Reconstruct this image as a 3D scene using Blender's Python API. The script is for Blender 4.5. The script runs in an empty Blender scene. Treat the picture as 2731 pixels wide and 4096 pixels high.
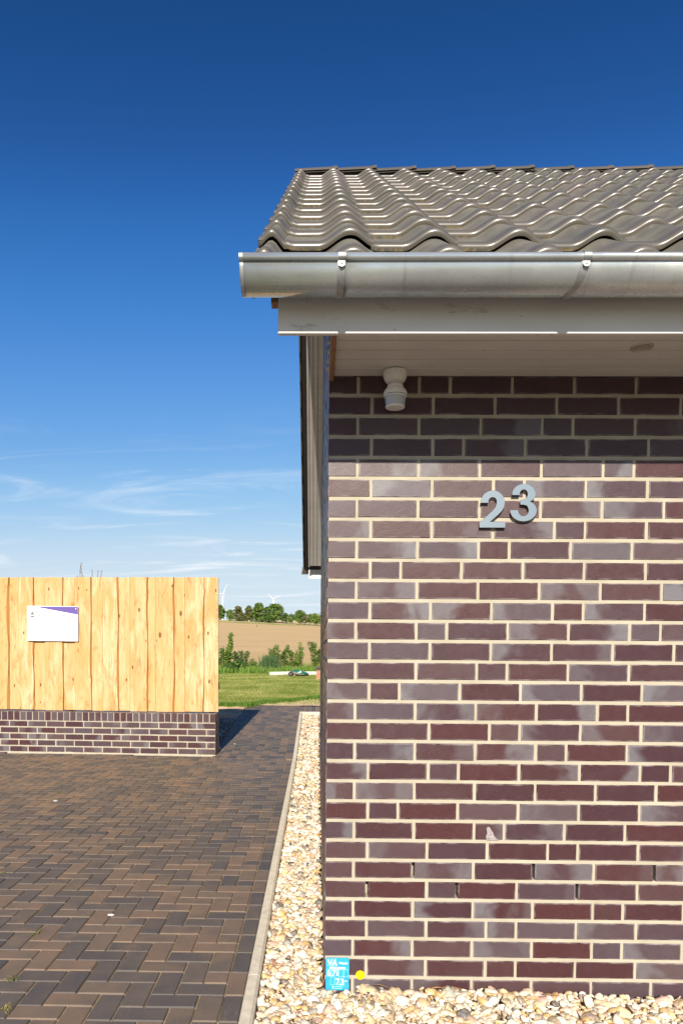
import bpy, math, random
import numpy as np
from mathutils import Vector, Matrix, noise
random.seed(7); RNG = np.random.default_rng(7)
SC = bpy.context.scene
COL = SC.collection
R = math.radians

# ---------------------------------------------------------------- camera
cam = bpy.data.cameras.new('camera'); co = bpy.data.objects.new('camera', cam); COL.objects.link(co)
M = ((0.99986934, -0.00763101, 0.01425011, -0.03749), (0.01454480, 0.04006548, -0.99909119, -2.90156),
     (0.00705314, 0.99916792, 0.04017123, 1.38566), (0, 0, 0, 1))
m4 = Matrix(M); 
co.matrix_world = m4
cam.sensor_fit = 'VERTICAL'; cam.sensor_height = 36; cam.lens = 24.611
cam.shift_x = 0.033139; cam.shift_y = 0.162052
cam.clip_start = 0.05; cam.clip_end = 12000
SC.camera = co
# ---------------------------------------------------------------- sky, sun, exposure
SUN_EL, SUN_AZ = 28.8, 4.0          # sun behind the viewer, a little to the left
w = bpy.data.worlds.new('World'); SC.world = w; w.use_nodes = True
nt = w.node_tree; nt.nodes.clear()
def N(t, ty, **k):
    n = t.nodes.new(ty)
    for a, b in k.items():
        if a == 'ins':
            for i, v in b.items(): n.inputs[i].default_value = v
        else: setattr(n, a, b)
    return n
sky = N(nt, 'ShaderNodeTexSky', sky_type='NISHITA', sun_disc=False, sun_elevation=R(SUN_EL), sun_rotation=R(180+SUN_AZ),
        altitude=50, air_density=1.0, dust_density=0.25, ozone_density=2.5)
# tone curve of the whole sky: the photograph's polarised, deep blue zenith and pale horizon
hs = N(nt, 'ShaderNodeVectorMath', operation='SCALE', ins={3: 0.1})
gm = N(nt, 'ShaderNodeRGBCurve')
def curve(c, pts):
    while len(c.points) < len(pts): c.points.new(.5, .5)
    for p, (a, b_) in zip(c.points, pts): p.location = (a, b_)
curve(gm.mapping.curves[0], [(0, 0), (.076, .0116), (.119, .042), (.17, .107), (.226, .187), (.31, .352), (.48, .60), (.70, .66), (1, .72)])
curve(gm.mapping.curves[1], [(0, 0), (.136, .07), (.208, .188), (.291, .314), (.379, .429), (.50, .597), (.70, .75), (.87, .79), (1, .80)])
curve(gm.mapping.curves[2], [(0, 0), (.252, .242), (.373, .546), (.495, .73), (.605, .807), (.728, .871), (.84, .88), (1, .90)])
gm.mapping.use_clip = False; gm.mapping.update()
g2 = N(nt, 'ShaderNodeVectorMath', operation='SCALE', ins={3: 5.14})
bg = N(nt, 'ShaderNodeBackground', ins={'Strength': 0.12})
out = N(nt, 'ShaderNodeOutputWorld')
# thin cirrus: noise on the plane of the cloud layer, the same all the way round
tc = N(nt, 'ShaderNodeTexCoord'); sp = N(nt, 'ShaderNodeSeparateXYZ'); nt.links.new(tc.outputs['Generated'], sp.inputs[0])
za = N(nt, 'ShaderNodeMath', operation='ADD', ins={1: 0.16}); nt.links.new(sp.outputs[2], za.inputs[0])
zm = N(nt, 'ShaderNodeMath', operation='MAXIMUM', ins={1: 0.05}); nt.links.new(za.outputs[0], zm.inputs[0])
dx = N(nt, 'ShaderNodeMath', operation='DIVIDE'); dy = N(nt, 'ShaderNodeMath', operation='DIVIDE')
nt.links.new(sp.outputs[0], dx.inputs[0]); nt.links.new(zm.outputs[0], dx.inputs[1])
nt.links.new(sp.outputs[1], dy.inputs[0]); nt.links.new(zm.outputs[0], dy.inputs[1])
cb = N(nt, 'ShaderNodeCombineXYZ'); nt.links.new(dx.outputs[0], cb.inputs[0]); nt.links.new(dy.outputs[0], cb.inputs[1])
mp = N(nt, 'ShaderNodeMapping'); mp.inputs['Rotation'].default_value = (0, 0, R(-24)); mp.inputs['Scale'].default_value = (0.55, 1.7, 1)
nt.links.new(cb.outputs[0], mp.inputs[0])
n1 = N(nt, 'ShaderNodeTexNoise', ins={'Scale': 1.9, 'Detail': 7.0, 'Roughness': 0.6, 'Distortion': 1.6}); nt.links.new(mp.outputs[0], n1.inputs['Vector'])
n2 = N(nt, 'ShaderNodeTexNoise', ins={'Scale': 0.55, 'Detail': 2.0}); nt.links.new(cb.outputs[0], n2.inputs['Vector'])
r1 = N(nt, 'ShaderNodeMapRange', ins={1: 0.47, 2: 0.72, 3: 0.0, 4: 1.0}, interpolation_type='SMOOTHSTEP'); nt.links.new(n1.outputs[0], r1.inputs[0])
r2 = N(nt, 'ShaderNodeMapRange', ins={1: 0.35, 2: 0.62, 3: 0.15, 4: 1.0}); nt.links.new(n2.outputs[0], r2.inputs[0])
r3 = N(nt, 'ShaderNodeMapRange', ins={1: 0.12, 2: 0.34, 3: 1.0, 4: 0.0}, interpolation_type='SMOOTHSTEP'); nt.links.new(sp.outputs[2], r3.inputs[0])
ma = N(nt, 'ShaderNodeMath', operation='MULTIPLY'); nt.links.new(r1.outputs[0], ma.inputs[0]); nt.links.new(r2.outputs[0], ma.inputs[1])
mb = N(nt, 'ShaderNodeMath', operation='MULTIPLY'); nt.links.new(ma.outputs[0], mb.inputs[0]); nt.links.new(r3.outputs[0], mb.inputs[1])
mx = N(nt, 'ShaderNodeMix', data_type='RGBA', ins={7: (4.9, 5.1, 5.35, 1)})
mf = N(nt, 'ShaderNodeMath', operation='MULTIPLY', ins={1: 1.0}); nt.links.new(mb.outputs[0], mf.inputs[0])
nt.links.new(sky.outputs[0], hs.inputs[0]); nt.links.new(hs.outputs[0], gm.inputs['Color']); nt.links.new(gm.outputs[0], g2.inputs[0])
nt.links.new(g2.outputs[0], mx.inputs[6]); nt.links.new(mf.outputs[0], mx.inputs[0])
nt.links.new(mx.outputs[2], bg.inputs[0]); nt.links.new(bg.outputs[0], out.inputs[0])
sl = bpy.data.lights.new('sun', 'SUN'); sl.energy = 5.0; sl.angle = R(0.53); sl.color = (1, .915, .79)
so = bpy.data.objects.new('sun', sl); COL.objects.link(so)
sd = Vector((math.sin(R(SUN_AZ))*math.cos(R(SUN_EL)), math.cos(R(SUN_AZ))*math.cos(R(SUN_EL)), -math.sin(R(SUN_EL))))
so.rotation_euler = sd.to_track_quat('-Z', 'Y').to_euler(); so.location = (-3, -20, 15)
vs = SC.view_settings; vs.view_transform = 'Standard'; vs.look = 'None'; vs.exposure = 0.7; vs.gamma = 1; vs.use_curve_mapping = False

# ---------------------------------------------------------------- helpers
def tag(o, label=None, cat=None, group=None, kind=None):
    for k, v in (('label', label), ('category', cat), ('group', group), ('kind', kind)):
        if v: o[k] = v
    return o
def empty(name, loc=(0, 0, 0), rz=0, label=None, cat=None, group=None):
    o = bpy.data.objects.new(name, None); COL.objects.link(o); o.location = loc; o.rotation_euler = (0, 0, rz)
    return tag(o, label, cat, group)
def link(name, me, mats=(), parent=None, loc=None, rot=None, color=None):
    if mats is not None:
        if not isinstance(mats, (list, tuple)): mats = [mats]
        if not me.materials:
            for m in mats: me.materials.append(m)
    o = bpy.data.objects.new(name, me); COL.objects.link(o)
    if parent: o.parent = parent
    if loc is not None: o.location = loc
    if rot is not None: o.rotation_euler = rot
    if color is not None: o.color = color
    return o
class MB:
    """collects polygons; build() makes one mesh"""
    def __init__(s): s.v = []; s.f = []; s.m = []; s.c = []
    def add(s, v, f, m=0, c=None):
        k = len(s.v); s.v += [tuple(p) for p in v]
        for q in f: s.f.append(tuple(i+k for i in q)); s.m.append(m); s.c.append(c)
    def box(s, x0, x1, y0, y1, z0, z1, m=0, c=None):
        s.add([(x0,y0,z0),(x1,y0,z0),(x1,y1,z0),(x0,y1,z0),(x0,y0,z1),(x1,y0,z1),(x1,y1,z1),(x0,y1,z1)],
              [(0,3,2,1),(4,5,6,7),(0,1,5,4),(1,2,6,5),(2,3,7,6),(3,0,4,7)], m, c)
    def cbox(s, x0, x1, y0, y1, z0, z1, b, m=0, c=None, top_only=False):
        v, f = chamfer(x1-x0, y1-y0, z1-z0, b)
        s.add([(p[0]+x0, p[1]+y0, p[2]+z0) for p in v], f, m, c)
    def prism(s, poly, h0, h1, axis='y', m=0, c=None):
        n = len(poly)
        def P(a, b, h): return {'y': (a, h, b), 'z': (a, b, h), 'x': (h, a, b)}[axis]
        v = [P(a, b, h0) for a, b in poly] + [P(a, b, h1) for a, b in poly]
        s.add(v, [tuple(range(n)), tuple(range(2*n-1, n-1, -1))] + [(i, i+n, (i+1) % n+n, (i+1) % n) for i in range(n)], m, c)
    def lathe(s, prof, seg=24, cx=0, cy=0, cz=0, m=0, cap=True, sy=1):
        n = len(prof); v = []
        for r, z in prof:
            for k in range(seg):
                a = 2*math.pi*k/seg; v.append((cx+r*math.cos(a), cy+r*math.sin(a)*sy, cz+z))
        f = [(i*seg+k, i*seg+(k+1) % seg, (i+1)*seg+(k+1) % seg, (i+1)*seg+k) for i in range(n-1) for k in range(seg)]
        if cap: f += [tuple(range(seg))[::-1], tuple((n-1)*seg+k for k in range(seg))]
        s.add(v, f, m)
    def tube(s, pts, rad, seg=8, m=0, c=None):
        pts = [Vector(p) for p in pts]; v = []; n = len(pts)
        rad = rad if isinstance(rad, (list, tuple)) else [rad]*n
        for i, p in enumerate(pts):
            d = (pts[min(i+1, n-1)]-pts[max(i-1, 0)]).normalized()
            u = d.cross(Vector((0, 0, 1)) if abs(d.z) < .9 else Vector((1, 0, 0))).normalized(); w_ = u.cross(d)
            for k in range(seg):
                a = 2*math.pi*k/seg; v.append(p+(u*math.cos(a)+w_*math.sin(a))*rad[i])
        f = [(i*seg+k, i*seg+(k+1) % seg, (i+1)*seg+(k+1) % seg, (i+1)*seg+k) for i in range(n-1) for k in range(seg)]
        f += [tuple(range(seg))[::-1], tuple((n-1)*seg+k for k in range(seg))]
        s.add(v, f, m, c)
    def mesh(s, name, smooth=False, fix=True):
        me = bpy.data.meshes.new(name); me.from_pydata(s.v, [], s.f)
        if any(s.m): me.polygons.foreach_set('material_index', s.m)
        if any(c is not None for c in s.c):
            at = me.color_attributes.new('tone', 'FLOAT_COLOR', 'CORNER'); arr = []
            for q, c in zip(s.f, s.c): arr += list(c or (0, 0, 0, 1))*len(q)
            at.data.foreach_set('color', arr)
        if fix: fixn(me)
        if smooth: me.shade_smooth()
        me.update(); return me
    def build(s, name, mats, parent=None, smooth=False, **k):
        return link(name, s.mesh(name, smooth), mats, parent, **k)
import bmesh
def fixn(me):
    bm = bmesh.new(); bm.from_mesh(me); bmesh.ops.recalc_face_normals(bm, faces=bm.faces); bm.to_mesh(me); bm.free()
def sharp(me, ang=35):
    bm = bmesh.new(); bm.from_mesh(me)
    for e in bm.edges:
        if len(e.link_faces) == 2 and e.calc_face_angle(0) > R(ang): e.smooth = False
    bm.to_mesh(me); bm.free(); me.shade_smooth()
    bm = bmesh.new(); bm.from_mesh(me)
    for e in bm.edges: e.smooth = not (len(e.link_faces) == 2 and e.calc_face_angle(0) > R(ang))
    bm.to_mesh(me); bm.free()
def chamfer(lx, ly, lz, b):
    """box with every edge cut; 24 vertices"""
    v = []; idx = {}
    for sx in (0, 1):
        for sy in (0, 1):
            for sz in (0, 1):
                for ax in range(3):
                    p = [lx*sx, ly*sy, lz*sz]; s_ = (sx, sy, sz)
                    for a in range(3):
                        if a != ax: p[a] += b*(1-2*s_[a])
                    idx[(sx, sy, sz, ax)] = len(v); v.append(tuple(p))
    f = []
    I = lambda s_, ax: idx[(*s_, ax)]
    for ax in range(3):
        o = [a for a in range(3) if a != ax]
        for q in (0, 1):
            ring = []
            for a, b_ in ((0, 0), (1, 0), (1, 1), (0, 1)):
                s_ = [0, 0, 0]; s_[ax] = q; s_[o[0]] = a; s_[o[1]] = b_; ring.append(I(s_, ax))
            f.append(tuple(ring))
        for a in (0, 1):
            for b_ in (0, 1):
                s0 = [0, 0, 0]; s0[o[0]] = a; s0[o[1]] = b_; s1 = list(s0); s1[ax] = 1
                f.append((I(s0, o[0]), I(s1, o[0]), I(s1, o[1]), I(s0, o[1])))
    for sx in (0, 1):
        for sy in (0, 1):
            for sz in (0, 1): f.append(tuple(idx[(sx, sy, sz, a)] for a in range(3)))
    return v, f
def chmesh(name, lx, ly, lz, b):
    v, f = chamfer(lx, ly, lz, b); m = MB(); m.add(v, f); return m.mesh(name)
def npmesh(name, V, F, colors=None, smooth=False, mat=None, parent=None, mi=None):
    """V (n,3), F (m,k) arrays"""
    me = bpy.data.meshes.new(name); k = F.shape[1]
    me.vertices.add(len(V)); me.vertices.foreach_set('co', np.asarray(V, np.float32).ravel())
    me.loops.add(F.size); me.loops.foreach_set('vertex_index', F.ravel().astype(np.int32))
    me.polygons.add(len(F)); me.polygons.foreach_set('loop_start', np.arange(0, F.size, k, dtype=np.int32))
    me.polygons.foreach_set('loop_total', np.full(len(F), k, np.int32))
    if mi is not None: me.polygons.foreach_set('material_index', mi.astype(np.int32))
    if colors is not None:
        at = me.color_attributes.new('tone', 'FLOAT_COLOR', 'POINT'); at.data.foreach_set('color', np.asarray(colors, np.float32).ravel())
    me.update(); me.validate()
    if smooth: me.shade_smooth()
    return link(name, me, mat if mat is not None else [], parent)
def gz(Y):
    """height of the ground along the plot: flat drive, short ramp, gentle lawn, rising field"""
    xs = [-50, 5.9, 6.3, 10.2, 10.8, 21.7, 24, 26, 40, 80, 120, 200, 330, 420, 1500, 4500]
    zs = [0, 0, .02, .292, .325, .44, .49, .5, .75, 1.75, 3.1, 6.1, 12.75, 18.9, 64.5, 60]
    return float(np.interp(Y, xs, zs))

# ---------------------------------------------------------------- materials
MATS = {}
def mat(name):
    m = bpy.data.materials.new(name); m.use_nodes = True; t = m.node_tree
    b = t.nodes['Principled BSDF']; MATS[name] = m
    return m, t, b
def L(t, a, b): t.links.new(a, b)
def ramp(t, src, stops, interp='LINEAR'):
    r = N(t, 'ShaderNodeValToRGB'); r.color_ramp.interpolation = interp
    while len(r.color_ramp.elements) < len(stops): r.color_ramp.elements.new(.5)
    for e, (p, c) in zip(r.color_ramp.elements, stops): e.position = p; e.color = (*c, 1)
    if src is not None: L(t, src, r.inputs[0])
    return r.outputs[0]
def noi(t, vec, scale, detail=4, rough=.55, dist=0, dim='3D', out=0, w=None):
    n = N(t, 'ShaderNodeTexNoise', ins={'Scale': scale, 'Detail': detail, 'Roughness': rough, 'Distortion': dist})
    n.noise_dimensions = dim
    if vec is not None: L(t, vec, n.inputs['Vector'])
    if w is not None: L(t, w, n.inputs['W'])
    return n.outputs[out]
def mth(t, op, a, b=None, clamp=False):
    n = N(t, 'ShaderNodeMath', operation=op, use_clamp=clamp)
    for i, x in enumerate((a, b)):
        if x is None: continue
        if isinstance(x, (int, float)): n.inputs[i].default_value = x
        else: L(t, x, n.inputs[i])
    return n.outputs[0]
def mr(t, src, a, b, c=0., d=1., smooth=False):
    n = N(t, 'ShaderNodeMapRange', ins={1: a, 2: b, 3: c, 4: d}, interpolation_type='SMOOTHSTEP' if smooth else 'LINEAR'); L(t, src, n.inputs[0]); return n.outputs[0]
def mix(t, fac, a, b, blend='MIX'):
    n = N(t, 'ShaderNodeMix', data_type='RGBA', blend_type=blend)
    for i, x in ((0, fac), (6, a), (7, b)):
        if isinstance(x, tuple): n.inputs[i].default_value = (*x, 1)
        elif isinstance(x, (int, float)): n.inputs[i].default_value = x
        else: L(t, x, n.inputs[i])
    return n.outputs[2]
def bump(t, b, h, strength=.3, dist=.002, prev=None):
    n = N(t, 'ShaderNodeBump', ins={'Strength': strength, 'Distance': dist}); L(t, h, n.inputs['Height'])
    if prev is not None: L(t, prev, n.inputs['Normal'])
    L(t, n.outputs[0], b.inputs['Normal']); return n.outputs[0]
def vscale(t, vec, s):
    n = N(t, 'ShaderNodeMapping'); n.inputs['Scale'].default_value = s; L(t, vec, n.inputs[0]); return n.outputs[0]
def vadd(t, a, b):
    n = N(t, 'ShaderNodeVectorMath', operation='ADD'); L(t, a, n.inputs[0]); L(t, b, n.inputs[1]); return n.outputs[0]
def randvec(t, rnd, k=37.):
    n = N(t, 'ShaderNodeCombineXYZ')
    for i, s in enumerate((k, k*1.7, k*2.3)): L(t, mth(t, 'MULTIPLY', rnd, s), n.inputs[i])
    return n.outputs[0]
def simple(name, col, rough=.6, metal=0., nz=0., nscale=20, bmp=0, bs=60, spec=.5, coat=0):
    m, t, b = mat(name); b.inputs['Roughness'].default_value = rough; b.inputs['Metallic'].default_value = metal
    b.inputs['Specular IOR Level'].default_value = spec; b.inputs['Coat Weight'].default_value = coat
    b.inputs['Base Color'].default_value = (*col, 1)
    tc = N(t, 'ShaderNodeTexCoord').outputs['Object']
    if nz:
        f = noi(t, tc, nscale, 5)
        L(t, mix(t, mr(t, f, .3, .7), tuple(c*(1-nz) for c in col), tuple(min(1, c*(1+nz)) for c in col)), b.inputs['Base Color'])
    if bmp: bump(t, b, noi(t, tc, bs, 4), bmp, .002)
    return m

def brick_material(name, attr=False):
    """glazed purple-brown clinker. object colour / 'tone' attribute: r base tone, g grey at the left end, b grey at the right end"""
    m, t, b = mat(name)
    tcn = N(t, 'ShaderNodeTexCoord'); oc = tcn.outputs['Object']
    if attr:
        a = N(t, 'ShaderNodeAttribute', attribute_name='tone'); col, rnd = a.outputs['Color'], a.outputs['Alpha']
        sv = vadd(t, oc, randvec(t, rnd)); 
    else:
        oi = N(t, 'ShaderNodeObjectInfo'); col, rnd = oi.outputs['Color'], oi.outputs['Random']
        sv = vadd(t, oc, randvec(t, rnd))
    sx = N(t, 'ShaderNodeSeparateColor'); L(t, col, sx.inputs[0])
    tone, gl, gr = sx.outputs[0], sx.outputs[1], sx.outputs[2]
    big = noi(t, sv, 9, 2, .5, .4)
    if attr:
        gx = None; g = mth(t, 'MULTIPLY', mr(t, big, .48, .68, 0, .55, True), gl)
    else:
        gen = N(t, 'ShaderNodeSeparateXYZ'); L(t, tcn.outputs['Generated'], gen.inputs[0]); gx = gen.outputs[0]
        wob = mth(t, 'MULTIPLY', mth(t, 'SUBTRACT', big, .5), 1.1)
        xx = mth(t, 'ADD', gx, wob)
        ml = mth(t, 'MULTIPLY', mr(t, xx, .10, .44, .8, 0, True), gl)
        mrr = mth(t, 'MULTIPLY', mr(t, xx, .56, .88, 0, .8, True), gr)
        g = mth(t, 'MAXIMUM', ml, mrr)
    hue = mth(t, 'FRACT', mth(t, 'MULTIPLY', rnd, 7.31))
    dark = mix(t, hue, (0.06283, 0.02136, 0.02261), (0.04998, 0.02199, 0.02772))
    tt = mth(t, 'ADD', tone, mth(t, 'MULTIPLY', mth(t, 'SUBTRACT', noi(t, sv, 14, 3), .5), .35), True)
    base = mix(t, tt, dark, mix(t, hue, (0.1061, 0.08354, 0.08586), (0.09962, 0.08484, 0.09991)))
    base = mix(t, mth(t, 'MULTIPLY', g, mr(t, noi(t, sv, 25, 4), .2, .6, .75, 1.0), True), base, (.168, .163, .175))
    fine = noi(t, sv, 260, 3, .6)
    base = mix(t, mth(t, 'MULTIPLY', mr(t, fine, .3, .7), .35), base, mix(t, 1.0, base, (.62, .6, .6), 'MULTIPLY'))
    # light lime bloom and specks
    if gx is not None:
        gz_ = gen.outputs[2]
        ex = mth(t, 'MINIMUM', gx, mth(t, 'SUBTRACT', 1, gx)); ez = mth(t, 'MINIMUM', gz_, mth(t, 'SUBTRACT', 1, gz_))
        e = mth(t, 'MINIMUM', mth(t, 'MULTIPLY', ex, 3.0), ez)
        rim = mth(t, 'MULTIPLY', mr(t, e, .0, .10, 1, 0, True), mr(t, noi(t, sv, 16, 4), .42, .72, .0, .62))
        base = mix(t, rim, base, (.42, .38, .36))
    sp_ = mr(t, noi(t, sv, 420, 1), .74, .78, 0, .6)
    base = mix(t, sp_, base, (.5, .46, .44))
    L(t, base, b.inputs['Base Color'])
    b.inputs['Specular IOR Level'].default_value = .30
    L(t, mr(t, noi(t, sv, 30, 3), .3, .7, .32, .46), b.inputs['Roughness'])
    h = mth(t, 'ADD', mth(t, 'MULTIPLY', noi(t, sv, 210, 3, .6), .6), mth(t, 'MULTIPLY', noi(t, sv, 28, 2), .5))
    bump(t, b, h, .6, .0016)
    return m
BRICK = brick_material('glazed_brick'); BRICKA = brick_material('glazed_brick_field', True)
def mortar_material():
    m, t, b = mat('sand_mortar'); oc = N(t, 'ShaderNodeTexCoord').outputs['Object']
    c = mix(t, mr(t, noi(t, oc, 7, 5), .3, .7), (0.3367, 0.2997, 0.2273), (0.415, 0.3786, 0.2958))
    c = mix(t, mr(t, noi(t, oc, 300, 2), .55, .8, 0, .4), c, (.36, .29, .2))
    L(t, c, b.inputs['Base Color']); b.inputs['Roughness'].default_value = .95; b.inputs['Specular IOR Level'].default_value = .2
    bump(t, b, noi(t, oc, 350, 4, .7), .5, .0015); return m
MORTAR = mortar_material()
def wood_material(name, c0, c1, c2, knots=True, rough=.7, obj=True):
    m, t, b = mat(name); oc = N(t, 'ShaderNodeTexCoord').outputs['Object']
    rnd = N(t, 'ShaderNodeObjectInfo').outputs['Random']
    v = vadd(t, oc, randvec(t, rnd, 19.))
    # knots on a stretched grid; the grain flows round them
    vk = vscale(t, v, (9.5, 0.0, 4.2))
    vo = N(t, 'ShaderNodeTexVoronoi', ins={'Scale': 1.0, 'Randomness': 1.0}); L(t, vk, vo.inputs['Vector'])
    kd = vo.outputs['Distance']
    kcol = N(t, 'ShaderNodeSeparateColor'); L(t, vo.outputs['Color'], kcol.inputs[0])
    size = mr(t, kcol.outputs[0], .10, 1.0, .02, .16)
    push = mth(t, 'MULTIPLY', mr(t, kd, 0, .55, 1, 0, True), .55)
    vg = vscale(t, v, (1, 1, .045))
    g1 = noi(t, vg, 8, 2, .45, .35)
    sxx = N(t, 'ShaderNodeSeparateXYZ'); L(t, v, sxx.inputs[0])
    g0 = noi(t, vscale(t, v, (1, 1, .16)), 3.2, 2, .5, .2)
    ph = mth(t, 'ADD', mth(t, 'ADD', mth(t, 'MULTIPLY', sxx.outputs[0], 330.0), mth(t, 'MULTIPLY', g1, 26.0)), mth(t, 'ADD', mth(t, 'MULTIPLY', push, 16.0), mth(t, 'MULTIPLY', g0, 30.0)))
    ring = mth(t, 'SINE', ph)
    grain = mth(t, 'ADD', mth(t, 'MULTIPLY', ring, .5), .5)
    fine = noi(t, vscale(t, v, (1, 1, .025)), 230, 3, .6)
    c = mix(t, mr(t, noi(t, vscale(t, v, (1, 1, .22)), 7, 4, .6, .8), .40, .60), c0, c1)
    c = mix(t, mth(t, 'MULTIPLY', mth(t, 'POWER', grain, 3.0), .42), c, c2)
    c = mix(t, mr(t, noi(t, vscale(t, v, (1, 1, .09)), 30, 4, .65), .47, .68, 0, .62), c, tuple(x*.8 for x in c1))
    c = mix(t, mth(t, 'MULTIPLY', mth(t, 'FRACT', mth(t, 'MULTIPLY', rnd, 5.7)), .8), c, c1)
    c = mix(t, mr(t, fine, .5, .8, 0, .25), c, c2)
    if knots:
        k = mth(t, 'LESS_THAN', kd, size)
        rim = mth(t, 'MULTIPLY', mr(t, mth(t, 'SUBTRACT', kd, size), .0, .035, 1, 0), mth(t, 'GREATER_THAN', size, .03))
        c = mix(t, mth(t, 'MULTIPLY', rim, .6), c, tuple(x*.42 for x in c2))
        kc = mix(t, mth(t, 'ADD', mth(t, 'MULTIPLY', mth(t, 'SINE', mth(t, 'MULTIPLY', kd, 160.0)), .5), .5), tuple(x*.8 for x in c2), tuple(x*.45 for x in c2))
        c = mix(t, k, c, kc)
        st = mth(t, 'MULTIPLY', mr(t, noi(t, vscale(t, v, (1, 1, .22)), 18, 5, .7, 1.2), .54, .70), .7)
        c = mix(t, st, c, (c2[0]*1.0, c2[1]*.85, c2[2]*.5))
    L(t, c, b.inputs['Base Color']); b.inputs['Roughness'].default_value = rough; b.inputs['Specular IOR Level'].default_value = .3
    bump(t, b, mth(t, 'ADD', mth(t, 'MULTIPLY', grain, .4), fine), .25, .001); return m
LARCH = wood_material('larch_board', (.68, .53, .34), (.50, .30, .115), (.25, .105, .03))
WANE_GAP = wood_material('wane_and_gap_line', (0.3846, 0.1923, 0.04598), (0.3177, 0.1421, 0.02926), (0.2006, 0.07524, 0.01672), knots=False)
def whitewood():
    m, t, b = mat('white_painted_wood'); oc = N(t, 'ShaderNodeTexCoord').outputs['Object']
    c = mix(t, mr(t, noi(t, vscale(t, oc, (.25, 1, 1)), 9, 5), .3, .7), (.61, .575, .53), (.70, .665, .625))
    d = mr(t, noi(t, vscale(t, oc, (.35, 1, 1)), 20, 4, .6), .67, .74, 0, .6)
    c = mix(t, d, c, (.35, .29, .24))
    vo = N(t, 'ShaderNodeTexVoronoi', ins={'Scale': 17.0}); L(t, oc, vo.inputs['Vector'])
    c = mix(t, mr(t, vo.outputs['Distance'], .04, .055, .75, 0), c, (.07, .06, .05))
    L(t, c, b.inputs['Base Color']); b.inputs['Roughness'].default_value = .42
    bump(t, b, noi(t, vscale(t, oc, (.06, 1, 1)), 90, 4), .25, .001); return m
WHITE = whitewood()
RAW = wood_material('raw_timber', (.34, .2, .1), (.27, .15, .07), (.16, .08, .035), knots=False)
def zinc():
    m, t, b = mat('zinc_sheet'); oc = N(t, 'ShaderNodeTexCoord').outputs['Object']
    c = mix(t, mr(t, noi(t, oc, 4, 5), .3, .7), (.50, .53, .53), (.66, .69, .68))
    st = mr(t, noi(t, vscale(t, oc, (.25, 1, 1)), 14, 4), .55, .8, 0, .35)
    c = mix(t, st, c, (.30, .28, .23))
    vd = mr(t, noi(t, vscale(t, oc, (6, .6, .6)), 5, 4, .6), .60, .74, 0, .4); c = mix(t, vd, c, (.30, .25, .18)); L(t, c, b.inputs['Base Color'])
    b.inputs['Metallic'].default_value = .68
    L(t, mr(t, noi(t, vscale(t, oc, (.4, 1, 1)), 30, 5), .3, .7, .20, .36), b.inputs['Roughness'])
    bump(t, b, noi(t, oc, 3, 2), .12, .004); return m
ZINC = zinc()
GALV = simple('galvanised_strap', (.34, .355, .355), .5, .8, nz=.2, nscale=40)
def tile_mat(name='roof_tile_glaze', nosey=True):
    m, t, b = mat(name); oc = N(t, 'ShaderNodeTexCoord').outputs['Object']
    oi = N(t, 'ShaderNodeObjectInfo'); rnd = oi.outputs['Random']
    v = vadd(t, oc, randvec(t, rnd))
    c = mix(t, rnd, (0.08266, 0.07522, 0.06033), (0.1033, 0.08762, 0.07109))
    c = mix(t, mr(t, rnd, .93, .95), c, (.125, .094, .085))
    # yellowish lichen dust on the lower third and near the nose
    s = N(t, 'ShaderNodeSeparateXYZ'); L(t, oc, s.inputs[0])
    dust = mth(t, 'MULTIPLY', mr(t, noi(t, v, 7, 4), .30, .62, .25, 1), mr(t, s.outputs[1], .03, .10, .12, 1))
    c = mix(t, mth(t, 'MULTIPLY', dust, .75), c, (.150, .142, .108))
    nose = mth(t, 'MULTIPLY', mth(t, 'MULTIPLY', mr(t, s.outputs[2], .002, .015, 1, 0), mr(t, s.outputs[1], .02, .04, 1, 0)), mr(t, noi(t, v, 60, 4), .46, .62, 0, .8))
    if nosey: c = mix(t, nose, c, (.33, .235, .09))
    L(t, c, b.inputs['Base Color'])
    L(t, mr(t, dust, 0, 1, .33, .64), b.inputs['Roughness']); b.inputs['Specular IOR Level'].default_value = .6
    L(t, mr(t, dust, 0, 1, .34, .03), b.inputs['Coat Weight']); b.inputs['Coat Roughness'].default_value = .17
    bump(t, b, noi(t, v, 160, 3), .12, .001); return m
TILE = tile_mat(); RIDGE = tile_mat('ridge_tile_glaze', False)
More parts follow.
